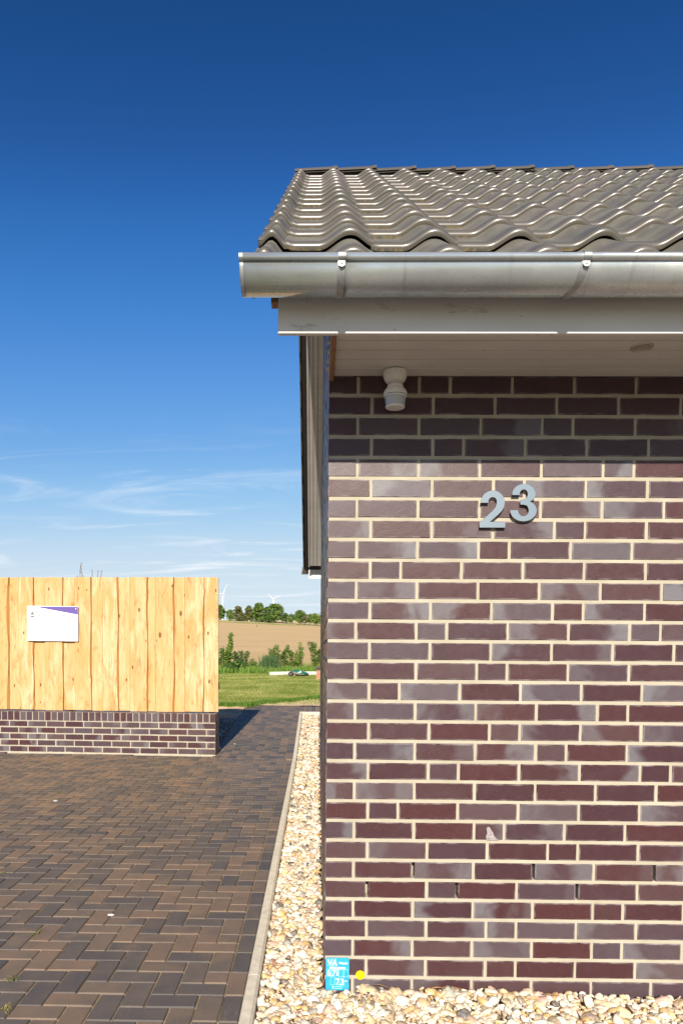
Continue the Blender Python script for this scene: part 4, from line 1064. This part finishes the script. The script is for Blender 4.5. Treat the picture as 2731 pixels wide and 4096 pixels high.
LAWNM = leafmat('lawn_grass', (.11, .17, .022), (.25, .29, .055), (.52, .47, .18), trans=.3)
LUSH = leafmat('lush_grass', (.06, .13, .016), (.13, .25, .03), (.26, .38, .07), trans=.3)
def lawn_front(x):                            # near edge of the turf
    return float(np.interp(x, [-8, -1.9, -1.35, -1.1, -.6, 0, .6, 3], [10.25, 10.25, 10.2, 10.62, 11.0, 11.9, 12.4, 13]))
rg = np.random.default_rng(12)
n = 150000
yy = 10.3+(25.2-10.3)*rg.random(n)**1.25
xl = -2.1-.15*(yy-10); xr = .25+.0*yy
far = rg.random(n) < .16
xx = np.where(far, rg.uniform(-7, 5, n), xl+(xr-xl)*rg.random(n))
keep = (yy > np.array([lawn_front(x) for x in xx])) & ~((xx > 0) & (yy < 7.2))
P = np.stack([xx, yy, np.array([gz(y) for y in yy])], 1)[keep]
f0 = np.array([noise.noise((p[0]*.9, p[1]*.9, 0))+.5*noise.noise((p[0]*3, p[1]*3, 2)) for p in P[::1]])
g = blades('lawn_grass', P, .040, .007, LAWNM, 2, .6)
ca_ = g.data.color_attributes['tone']; arr = np.empty(len(g.data.vertices)*4, np.float32); ca_.data.foreach_get('color', arr); arr = arr.reshape(-1, 5, 4)
arr[..., 0] = np.clip(arr[..., 0]*.75+.12+.45*f0[:, None], 0, 1); ca_.data.foreach_set('color', arr.ravel()); tag(g, kind='stuff')
# longer unmown fringe along the near edge, a band 20 cm wide
xs3 = rg.uniform(-2.6, .9, 9000); ys3 = np.array([lawn_front(x) for x in xs3])+rg.uniform(-.03, .28, len(xs3))*np.where(xs3 > -1.5, 1, .4)
tag(blades('edge_grass', np.stack([xs3, ys3, np.array([gz(y) for y in ys3])-.0], 1), .085, .010, LUSH, 3, .5, (.0, .7)), kind='stuff')
# bare sandy verge between path and turf, with pale stones
sheet('sandy_verge', list(np.arange(-1.36, 4.6, .12)), [10.462, 10.5, 10.6, 10.75, 10.95, 11.2, 11.6, 12.1, 12.7], lambda x, y: gz(y)+.010+.012*noise.noise((x*6, y*6, 1)), simple('pale_sand', (.50, .37, .22), .95, nz=.25, nscale=15, bmp=.5, bs=40))
mw = rg.uniform(-1.2, .6, 1400); yv = rg.uniform(10.55, 12.2, 1400); kp = yv < np.array([lawn_front(x) for x in mw])+.05
tag(blades('verge_grass', np.stack([mw, yv, np.array([gz(y) for y in yv])], 1)[kp], .05, .012, LAWNM, 6, .7, (.2, 1)), kind='stuff')
# tall grass strip in front of the shrubs
n = 16000; xs4 = rg.uniform(-9, 4, n); m_ = rg.random(n) < .75; xs4 = np.where(m_, rg.uniform(-4.3, .4, n), xs4); ys4 = rg.uniform(22.9, 25.4, n)
tag(blades('tall_grass', np.stack([xs4, ys4, np.array([gz(y) for y in ys4])], 1), .26, .016, LUSH, 4, .35, (.25, 1)), kind='stuff')
n = 900; xs4 = rg.normal(-1.85, .17, n); ys4 = rg.uniform(23.3, 23.9, n)
tag(blades('reed_clump', np.stack([xs4, ys4, np.full(n, gz(23.6))], 1), .62, .020, leafmat('blue_green_blade', (.05, .10, .035), (.08, .15, .05), (.14, .21, .08)), 5, .3), 'tall clump of blue-green grass blades behind the long concrete kerb', 'tall grass', kind=None)
n = 5000; xs4 = rg.uniform(-4.4, .5, n); ys4 = rg.uniform(24.0, 25.4, n); kp = np.array([noise.noise((x*1.6, y, 3)) > -.12 for x, y in zip(xs4, ys4)])
tag(blades('wild_grass', np.stack([xs4, ys4, np.array([gz(y) for y in ys4])], 1)[kp], .42, .014, LAWNM, 14, .4, (.1, 1)), kind='stuff')
# ---- shrubs and trees
BARK = simple('bark', (.17, .13, .10), .9, nz=.3, nscale=8, bmp=.6, bs=20); BIRCH = simple('birch_bark', (.62, .57, .48), .8, nz=.2, nscale=3)
GREENS = {0: leafmat('oak_leaf', (0.0264, 0.066, 0.012), (0.096, 0.174, 0.0264), (0.288, 0.36, 0.066), trans=.25),
          1: leafmat('light_leaf', (0.048, 0.102, 0.0168), (0.156, 0.24, 0.036), (0.384, 0.444, 0.084), trans=.28),
          2: leafmat('olive_leaf', (0.046, 0.06325, 0.0184), (0.138, 0.1552, 0.0414), (0.2875, 0.276, 0.092), trans=.22),
          3: leafmat('dark_leaf', (0.0234, 0.0572, 0.0156), (0.0715, 0.1365, 0.0286), (0.182, 0.26, 0.065), trans=.22)}
def leaf_cloud(name, C, rad, nper, lsize, mat_, parent, seed, flat_=.8):
    """leaf quads spread through clumps (centres C, radii rad)"""
    rg = np.random.default_rng(seed); n = len(C)*nper
    ci = np.repeat(np.arange(len(C)), nper); d = rg.normal(size=(n, 3)); d /= np.linalg.norm(d, axis=1)[:, None]
    r = rg.random(n)**.4; P = C[ci]+d*(r*rad[ci])[:, None]*np.array([1, 1, flat_])
    u = rg.normal(size=(n, 3)); u /= np.linalg.norm(u, axis=1)[:, None]; nr = d*.6+rg.normal(size=(n, 3))*.6; v = np.cross(u, nr); v /= np.linalg.norm(v, axis=1)[:, None]+1e-9
    s = lsize*rg.uniform(.6, 1.3, n)[:, None]
    V = np.stack([P-u*s*.5, P+v*s*.32, P+u*s*.6, P-v*s*.32], 1)
    b0 = (np.arange(n)*4)[:, None]; F = b0+np.array([[0, 1, 2, 3]])
    T = np.ones((n, 4, 4)); tn = np.clip(rg.normal(.45, .2, n)+rg.normal(0, .13, len(C))[ci], 0, 1); T[..., 0] = tn[:, None]
    return npmesh(name, V.reshape(-1, 3), F, T.reshape(-1, 4), False, mat_, parent)
def tree(name, label, x, y, z, hw, h, kind, group, seed, trunk_f=.22, bark=None, nclump=46, nper=34, low=None, cat='tree'):
    r_ = random.Random(seed); t = empty(name, (x, y, z-.05), 0, label, cat, group)
    m = MB(); tr0 = h*.028
    top = h*.62; pts = [(r_.gauss(0, .02)*h*k, r_.gauss(0, .02)*h*k, top*k) for k in (0, .25, .5, .75, 1)]; pts[0] = (0, 0, -.3)
    m.tube(pts, [tr0*1.25, tr0, tr0*.8, tr0*.55, tr0*.25], 7)
    z0 = trunk_f*h if low is None else low*h; C = []; Rr = []
    for i in range(nclump):
        a = r_.uniform(0, 6.283); k = (i+.5)/nclump; zz = z0+(h-z0)*(k**.9)
        q = (zz-z0)/(h-z0); env = math.sin(math.pi*min(1, .16+.80*q))**.62
        rad = hw*env*r_.random()**.36*(.96+.12*math.sin(3*a+seed)); cr = hw*r_.uniform(.20, .36)
        rad = max(0, rad-cr*.35); C.append((rad*math.cos(a), rad*math.sin(a), min(zz, h-cr*.6))); Rr.append(cr)
    for i in range(0, nclump, 5):
        b_ = pts[2] if C[i][2] > top*.5 else pts[1]; e = C[i]; mid = tuple((p+q)/2+(0, 0, .05*h)[j] for j, (p, q) in enumerate(zip(b_, e)))
        m.tube([b_, mid, e], [tr0*.4, tr0*.25, tr0*.1], 5)
    me = m.mesh('trunk', True); link('trunk', me, bark or BARK, t)
    leaf_cloud('crown', np.array(C), np.array(Rr), nper, max(.075*h, .04), GREENS[kind], t, seed)
    return t
TR = [(-58.8, 417, 18.7, 3.45, 9.1, 0, 'tall broad green tree at the left end of the far tree row, beside the fence'), (-51.5, 408, 17.4, 2.64, 6.6, 1, 'short light green tree, second from the fence in the far row'),
      (-46.0, 401, 16.9, 3.0, 8.6, 2, 'slender olive-brown pointed tree standing alone left of the tallest group'), (-42.8, 397, 16.6, 1.86, 4.7, 2, 'small olive bush-like tree in the gap left of the tallest group'),
      (-38.8, 392, 16.3, 2.82, 8.9, 2, 'loose tree with a white birch trunk at left of the tallest tree'), (-32.6, 383, 15.8, 3.86, 10.5, 0, 'tallest round-crowned oak in the middle of the far tree row'),
      (-27.7, 377, 15.5, 2.24, 8.5, 3, 'dark tree squeezed between the two biggest crowns'), (-22.9, 370, 15.0, 5.4, 10.1, 0, 'widest oak with a domed crown, right below the right wind turbine'),
      (-17.1, 361, 14.4, 2.21, 5.6, 3, 'low dark tree leaning out right of the widest oak'), (-13.6, 356, 14.1, 2.2, 4.9, 1, 'small light green tree between the dark one and the round one'),
      (-9.1, 348, 13.6, 3.01, 7.1, 0, 'round medium tree on a short dark trunk standing free on the field edge'), (-6.0, 344, 13.3, 1.85, 5.3, 2, 'olive small tree on a thin trunk right of the round one'),
      (-3.9, 340, 13.1, 1.5, 5.6, 1, 'narrow pale tree near the house corner in the far row'), (-1.2, 335, 12.8, 2.53, 5.8, 1, 'wide pale green tree above a bush next to the house wall'),
      (1.6, 330, 12.6, 2.02, 5.2, 1, 'last pale tree of the far row half hidden by the house wall')]
for i, (x, y, z, hw, h, kd, lb_) in enumerate(TR):
    low = {0: .16, 1: .1, 3: .03, 4: .1, 5: .08, 6: .02, 7: .14, 2: .06}.get(i, .22)
    tree('tree', lb_, x, y, gz(y), hw, h, kd, 'far row of trees across the field', 40+i, low=low, nclump=80 if hw > 2.7 else 46, nper=60, bark=BIRCH if i == 4 else None)
for i, (x, y, hw, h, lb_) in enumerate([(-1.0, 334, 1.8, 1.6, 'dense green bush under the pale trees beside the house wall'), (-16.0, 358, .85, 1.5, 'dark round bush low right of the widest oak'),
                                   (-12.9, 354, .6, .7, 'tiny bush on the field edge below the small light tree'), (-4.4, 339, .6, .9, 'small bush at the foot of the narrow pale tree'),
                                   (-31, 381, 3.2, 2.1, 'undergrowth bush below the tallest oak'), (-23, 368, 3.0, 1.9, 'bright undergrowth bush at the foot of the widest oak'), (-47.5, 400, 3.4, 1.9, 'low bush under the olive pointed tree')]):
    tree('bush', lb_, x, y, gz(y), hw, h, 0 if i != 5 else 1, 'bushes under the far trees', 80+i, low=.02, nclump=22, nper=30, cat='bush')
# wood far beyond, one mass; haze is mixed into its blue-green leaf colours
n = 160; rgw = np.random.default_rng(8); Cw = np.stack([rgw.uniform(-420, 60, n), rgw.uniform(1150, 1250, n), np.zeros(n)], 1)
Cw[:, 2] = np.array([gz(y) for y in Cw[:, 1]])+rgw.uniform(2, 8, n)
wd_ = leaf_cloud('far_wood', Cw, rgw.uniform(5, 9, n), 26, 3.2, leafmat('far_wood_haze_leaf', (.05, .085, .06), (.07, .11, .07), (.10, .14, .085), trans=0), None, 77); tag(wd_, kind='stuff')

def shrub(label, x, y, hw, h, kind, seed, dens=26, leaf=.055, stems=6, cat='shrub', low=.12, top=0):
    r_ = random.Random(seed); t = empty('shrub', (x, y, gz(y)), 0, label, cat, 'shrubs along the field edge'); m = MB(); C = []; Rr = []
    for s_ in range(stems):
        a = r_.uniform(0, 6.283); R0 = hw*math.sqrt(r_.random())*.95; hh = h*r_.uniform(.42, .98) if s_ else h
        e = (R0*math.cos(a), R0*math.sin(a), hh); pts = [(e[0]*.15, e[1]*.15, -.03), (e[0]*.5, e[1]*.5, hh*.4), (e[0]*.85+r_.gauss(0, .02), e[1]*.85, hh*.75), e]
        m.tube(pts, [.011, .009, .006, .003], 5)
        for k in range(dens):
            q = low+(1-low)*r_.random()**.8; i0 = min(2, int(q*3)); f_ = q*3-i0; p0, p1 = pts[i0], pts[i0+1]
            sp_ = hw*.36*(1-.55*q)
            C.append(tuple(a_+(b_-a_)*f_+r_.gauss(0, sp_*.55) for a_, b_ in zip(p0, p1))); Rr.append(r_.uniform(.04, .085)*(1+.6*hw))
    link('stem', m.mesh('stem', True), BARK, t); leaf_cloud('foliage', np.array(C), np.array(Rr), 13, leaf, GREENS[kind], t, seed); return t
shrub('thin upright shrub with yellow-green leaves at the end of the timber fence', -3.50, 24.0, .20, 1.52, 1, 1, 60, .075, 3, low=.05)
shrub('dense dark shrub half hidden behind the fence end', -3.82, 24.4, .36, 1.02, 0, 2, 34, .05, 6)
shrub('small dark pointed shrub right of the thin upright one', -3.02, 24.1, .40, .84, 3, 3, 40, .05, 6)
shrub('broad-leaved dark green plant low at the foot of the upright shrub', -3.13, 23.5, .46, .40, 3, 4, 36, .10, 8, cat='plant', low=.3)
shrub('tiny conical shrub in the tall grass', -2.44, 24.2, .24, .48, 0, 5, 30, .045, 4)
shrub('small dark bush left of the blue-green grass clump', -2.06, 24.2, .25, .62, 3, 6, 44, .045, 5)
shrub('twiggy shrub with an uneven top behind the grass clump', -1.55, 24.4, .44, 1.05, 0, 7, 32, .05, 7, low=.35)
shrub('airy light green shrub behind the robot mower', -.80, 24.3, .40, 1.14, 1, 8, 36, .045, 6, low=.25)
shrub('shrub beside the brick house wall at the field edge', -.14, 24.3, .38, 1.32, 0, 9, 42, .055, 6)
# wild lower growth between
shrub('low scrub patch right of the grass clump', -1.15, 24.6, .34, .52, 1, 10, 26, .045, 5)

# ---- things on the lawn
def beam(x0, x1, y0, y1, z0, h, lab):
    t = MB(); L_ = math.hypot(x1-x0, y1-y0); t.cbox(0, L_, -.03, .03, 0, h, .006)
    tag(t.build('concrete_kerb', CONC, loc=(x0, y0, z0), rot=(R(-6), 0, math.atan2(y1-y0, x1-x0))), lab, 'kerb', 'pale concrete kerbs lying on the lawn')
beam(-1.725, -1.00, 22.1, 22.75, gz(22.3)-.02, .155, 'pale concrete kerb lying on the lawn left of the mower')
beam(-.985, .42, 22.8, 22.7, gz(22.5)+.005, .125, 'pale concrete kerb lying behind the mower beside the house wall')
GREENP = simple('green_plastic', (.008, .125, .065), .22, coat=.6); GRP = simple('grey_plastic', (.10, .10, .095), .45); BLK = simple('black_rubber', (.015, .015, .016), .7)
mo = empty('robot_mower', (-1.035, 21.75, gz(21.75)+.005), R(-4), 'green and grey robotic lawn mower on the grass in front of the pale kerb', 'robot mower')
def loft(mb, secs, n=20):
    """secs: (x, half width, z0, z1) superellipse sections along x"""
    V = []
    for x, hw, z0, z1 in secs:
        for k in range(n):
            a = 2*math.pi*k/n; c, s_ = math.cos(a), math.sin(a)
            V.append((x, hw*math.copysign(abs(c)**.6, c), (z0+z1)/2+(z1-z0)/2*math.copysign(abs(s_)**.7, s_)))
    m_ = len(secs); mb.add(V, [(i*n+k, i*n+(k+1) % n, (i+1)*n+(k+1) % n, (i+1)*n+k) for i in range(m_-1) for k in range(n)]+[tuple(range(n))[::-1], tuple((m_-1)*n+k for k in range(n))])
q = MB(); loft(q, [(.05, .17, .10, .17), (.10, .20, .05, .215), (.22, .22, .035, .20), (.40, .23, .035, .13), (.55, .20, .04, .10), (.64, .15, .05, .09)]); q.build('chassis', GRP, mo, smooth=True)
q = MB(); loft(q, [(.13, .10, .17, .235), (.17, .15, .13, .248), (.28, .185, .10, .243), (.42, .20, .07, .205), (.56, .185, .075, .165), (.655, .13, .08, .135)]); q.build('hood', GREENP, mo, smooth=True)
q = MB(); loft(q, [(.50, .205, .045, .095), (.62, .19, .04, .115), (.672, .14, .045, .11), (.68, .10, .05, .09)]); q.build('bumper', BLK, mo, smooth=True)
for s_ in (-1, 1):
    q = MB(); q.lathe([(.03, -.03), (.078, -.028), (.085, -.018), (.085, .018), (.078, .028), (.03, .03)], 22); me = q.mesh('wheel'); sharp(me, 40)
    wl = link('wheel', me, BLK, mo, loc=(.075, s_*.235, .087), rot=(R(90), 0, 0))
    q = MB(); q.lathe([(.035, 0), (.030, .006), (.012, .009)], 14); link('hub', q.mesh('hub', True), GRP, wl, loc=(0, 0, .0295 if s_ < 0 else -.0385))
q = MB(); q.lathe([(.02, 0), (.026, .006), (.02, .018)], 14, cx=.150, cy=0, cz=.24); q.build('stop_button', simple('red_plastic', (.55, .06, .02), .4), mo, smooth=True)
q = MB(); q.cbox(.185, .235, -.232, -.222, .035, .060, .002); q.build('yellow_tab', simple('amber_plastic', (.75, .45, .01), .4), mo)
q = MB(); q.cbox(.40, .46, -.10, -.02, .211, .2155, .001); q.build('display', SIGNW, mo, rot=(0, R(14), 0), loc=(-.055, 0, .105))
q = MB(); q.cbox(.345, .40, -.207, -.203, .135, .150, .001); q.build('badge', SIGNW, mo, rot=(0, R(16), 0), loc=(-.05, 0, .105))
q = MB(); q.lathe([(.02, -.02), (.032, -.015), (.032, .015), (.02, .02)], 14); link('caster', q.mesh('caster', True), BLK, mo, loc=(.60, -.12, .032), rot=(R(90), 0, 0))
# low brick wall end with dark capping, half hidden by the house
TERR = simple('red_brick', (.36, .155, .085), .8, nz=.25, nscale=20, bmp=.3, bs=80)
lw = empty('low_terrace_wall', (-.078, 19.5, gz(19.5)-.03), 0, 'low reddish brick wall end with dark capping seen past the house corner', 'garden wall')
q = MB(); q.box(.004, 1.9, .004, .236, 0, .345); q.build('wall', MORTAR, lw)
for c in range(4):
    x = 0 if c % 2 == 0 else -.0; k = 0
    while x < 1.8:
        ln = .115 if (k == 0 and c % 2) else .24
        link('brick', brick_me(ln, .115, .0713), None, lw, loc=(x, 0, .01+c*.0833), color=(0, 0, 0, 1)).data = (lambda me: me)(bm_cache.setdefault(('red', ln), (lambda m2: (m2.materials.clear(), m2.materials.append(TERR), m2)[2])(brick_me(ln, .115, .0713).copy())))
        x += ln+.01; k += 1
for c in range(2):
    x = -.012
    while x < 1.8: link('cap_brick', brick_me(.24, .26, .05), None, lw, loc=(x, -.012, .347+c*.058), color=(.25, 0, 0, 1)); x += .25
# ---- pollarded tree behind the fence
pt = empty('pollarded_tree', (-3.88, 8.9, gz(8.9)-.10), 0, 'bare pollarded tree whose knobbly twigs just show above the timber fence', 'tree')
q = MB(); q.tube([(0, 0, -.1), (.02, 0, .9), (-.01, 0, 1.7), (0, 0, 2.33)], [.075, .06, .055, .06], 9)
q.tube([(0, 0, 2.2), (-.05, 0, 2.40), (-.02, 0, 2.46)], [.05, .045, .02], 8); q.tube([(0, 0, 2.2), (.13, 0, 2.39), (.14, 0, 2.45)], [.05, .045, .02], 8); q.build('trunk', BARK, pt, smooth=True)
for i, (pts, r0) in enumerate([([(-.06, 0, 2.36), (-.11, .0, 2.46), (-.145, 0, 2.56), (-.15, 0, 2.66), (-.143, 0, 2.72)], .013), ([(-.10, .02, 2.34), (-.165, .02, 2.44), (-.175, .02, 2.56), (-.165, .02, 2.68)], .009),
                               ([(.04, 0, 2.36), (.045, 0, 2.5), (.035, 0, 2.60)], .008), ([(.12, 0, 2.38), (.13, 0, 2.5), (.14, 0, 2.59)], .006), ([(.15, .02, 2.38), (.18, .02, 2.5), (.195, .02, 2.59)], .006), ([(-.20, 0, 2.33), (-.21, 0, 2.42), (-.215, 0, 2.50)], .005), ([(-.02, 0, 2.4), (-.03, 0, 2.475)], .006)]):
    r0 *= .6; q = MB(); q.tube(pts, [r0*(1-.5*k/len(pts)) for k in range(len(pts))], 6)
    for k in range(7):
        f_ = (k+.6)/7*(len(pts)-1); i0 = min(len(pts)-2, int(f_)); f_ -= i0; p = [a+(b_-a)*f_ for a, b_ in zip(pts[i0], pts[i0+1])]
        q.lathe([(.001, -.010), (.005, 0), (.001, .011)], 6, cx=p[0]+(-1)**k*.007, cy=p[1], cz=p[2], cap=False)
    q.lathe([(.001, -.010), (.007, 0), (.001, .012)], 7, cx=pts[-1][0], cy=pts[-1][1], cz=pts[-1][2], cap=False)
    q.build('branch', BARK, pt, smooth=True)
# ---- wind turbines
TWH = simple('turbine_white', (.80, .80, .80), .4)
def turbine(x, y, zh, yaw, a0, Lb, lab):
    g0 = gz(y); t = empty('wind_turbine', (x, y, g0-1), R(yaw), lab, 'wind turbine', 'wind turbines on the horizon'); H_ = zh-g0+1
    q = MB(); q.lathe([(2.3, 0), (1.9, H_*.5), (1.25, H_-1.2)], 16, cy=2.8); q.build('tower', TWH, t, smooth=True)
    q = MB(); q.cbox(-1.6, 1.6, -.5, 7, H_-1.6, H_+1.7, .6); q.build('nacelle', TWH, t)
    q = MB(); q.lathe([(.2, 2.0), (1.0, 1.4), (1.5, 0), (1.5, -.8)], 14); link('hub', q.mesh('hub', True), TWH, t, loc=(0, -1.2, H_), rot=(R(90), 0, 0))
    for k in range(3):
        q = MB(); V = []
        for f_, c, th in ((.02, 1.0, 1.0), (.10, 1.5, .8), (.2, 2.3, .5), (.5, 1.6, .3), (.8, .9, .18), (1, .25, .06)):
            V += [(Lb*f_, -th/2, -c*.35), (Lb*f_, -th*.2, c*.65), (Lb*f_, th/2, -c*.1)]
        q.add(V, [(i*3+j, i*3+(j+1) % 3, (i+1)*3+(j+1) % 3, (i+1)*3+j) for i in range(5) for j in range(3)]+[(2, 1, 0), (15, 16, 17)])
        link('blade', q.mesh('blade', True), TWH, t, loc=(0, -1.6, H_), rot=(0, -R(a0+120*k), 0))
turbine(-270.7, 2000, 159.6, 35, 67.5, 32.4, 'white wind turbine just right of the fence end, blades nearly edge-on')
turbine(-127.7, 2000, 145.5, -30, 20, 29.6, 'white wind turbine rising behind the widest oak, rotor spread in a Y')
q = MB(); q.tube([(0, 0, -.3), (0, 0, .5), (.08, 0, .75)], [.10, .13, .02], 8); q.tube([(0, 0, .3), (-.16, 0, .05)], [.08, .03], 6)
tag(q.build('field_bird', simple('bird_black', (.02, .02, .02), .6), loc=(-26.3, 300, gz(300)), smooth=True), 'tiny dark bird standing alone on the bare ploughed field', 'bird')
# ---- weeds and spots on the drive
WEED = leafmat('weed_leaf', (.07, .10, .02), (.17, .19, .04), (.42, .33, .10))
wl_ = [(-1.39, .42, .035, .3, 'green grass tuft in a joint near the front of the drive'), (-1.30, -.05, .035, .5, 'yellowing tuft at the left edge of the drive, lower of two'), (-1.22, -.29, .04, .8, 'dry brown tuft at the lower left corner of the drive'),
       (-2.77, 5.37, .05, .4, 'flat green weed patch in front of the garden wall'), (-3.42, 5.33, .04, .4, 'weed patch near the left end of the garden wall'), (-2.5, 3.74, .03, .4, 'small weed in the middle of the drive, left side'),
       (-1.96, 1.33, .02, .6, 'thin yellow weed at the left drive edge'), (-1.86, 2.29, .02, .5, 'faint weed among the brown pavers'), (-1.35, 2.11, .02, .5, 'small weed right of the faint one'), (-1.2, 7.1, .02, .9, 'pale dry tuft on the ramp beside the wall end'),
       (-.55, 7.74, .025, .3, 'green weed in the middle of the ramp path'), (-.99, 3.29, .015, .5, 'tiny weed in the middle of the drive'), (-3.3, 5.6, .03, .6, 'weed at the foot of the garden wall below the sign'), (-1.8, 4.6, .025, .45, 'sparse weed in front of the wall end')]
for i, (x, y, r_, c, lb_) in enumerate(wl_):
    rg = np.random.default_rng(200+i); n = 26; P = np.stack([x+rg.normal(0, r_*.4, n), y+rg.normal(0, r_*.35, n), np.full(n, gz(y)-.004)], 1)
    tag(blades('weed', P, .018 if r_ > .028 else .012, .0035, WEED, 300+i, 1.1, (c-.3, c+.25)), lb_, 'weed', 'weeds in the paving joints')
for i, (x, y, s_, lb_) in enumerate([(-1.10, .67, .016, 'white bird dropping on a dark paver in the front of the drive'), (-2.4, 3.36, .02, 'white petal scrap on the drive, farther back'), (-1.19, 6.85, .014, 'white scrap on the ramp near the wall end')]):
    q = MB(); r_ = random.Random(i); q.prism([(x+s_*math.cos(a)*r_.uniform(.5, 1.2), y+s_*.8*math.sin(a)*r_.uniform(.5, 1.2)) for a in [6.283*k/10 for k in range(10)]], gz(y)+.0015, gz(y)+.004, axis='z')
    tag(q.build('spot', SIGNW), lb_, 'spot', 'white spots on the paving')
# dry twigs and bark scraps on the pebbles by the wall
for i, (x, y, a, ln, lb_) in enumerate([(.235, -.05, -18, .07, 'thin dry twig on the pebbles right of the yellow disc'), (.47, -.055, 5, .06, 'brown bark scrap on the pebbles, left one'), (.53, -.05, -8, .075, 'orange-brown bark scrap on the pebbles by the wall'), (.93, -.07, -14, .06, 'brown bark scrap on the pebbles towards the right edge')]):
    q = MB(); w_ = .0015 if i == 0 else .007; z = gl(x, y)+.022
    q.tube([(-ln/2, 0, 0), (-ln*.1, .004, .004), (ln/2, 0, -.002)], [w_*.6, w_, w_*.4], 5)
    o = q.build('twig' if i == 0 else 'bark_scrap', RAW, loc=(x, y, z), rot=(0, 0, R(a)), smooth=True); o.scale = (1, 1, .45 if i else 1); tag(o, lb_, 'twig' if i == 0 else 'bark', 'dry scraps on the pebbles')
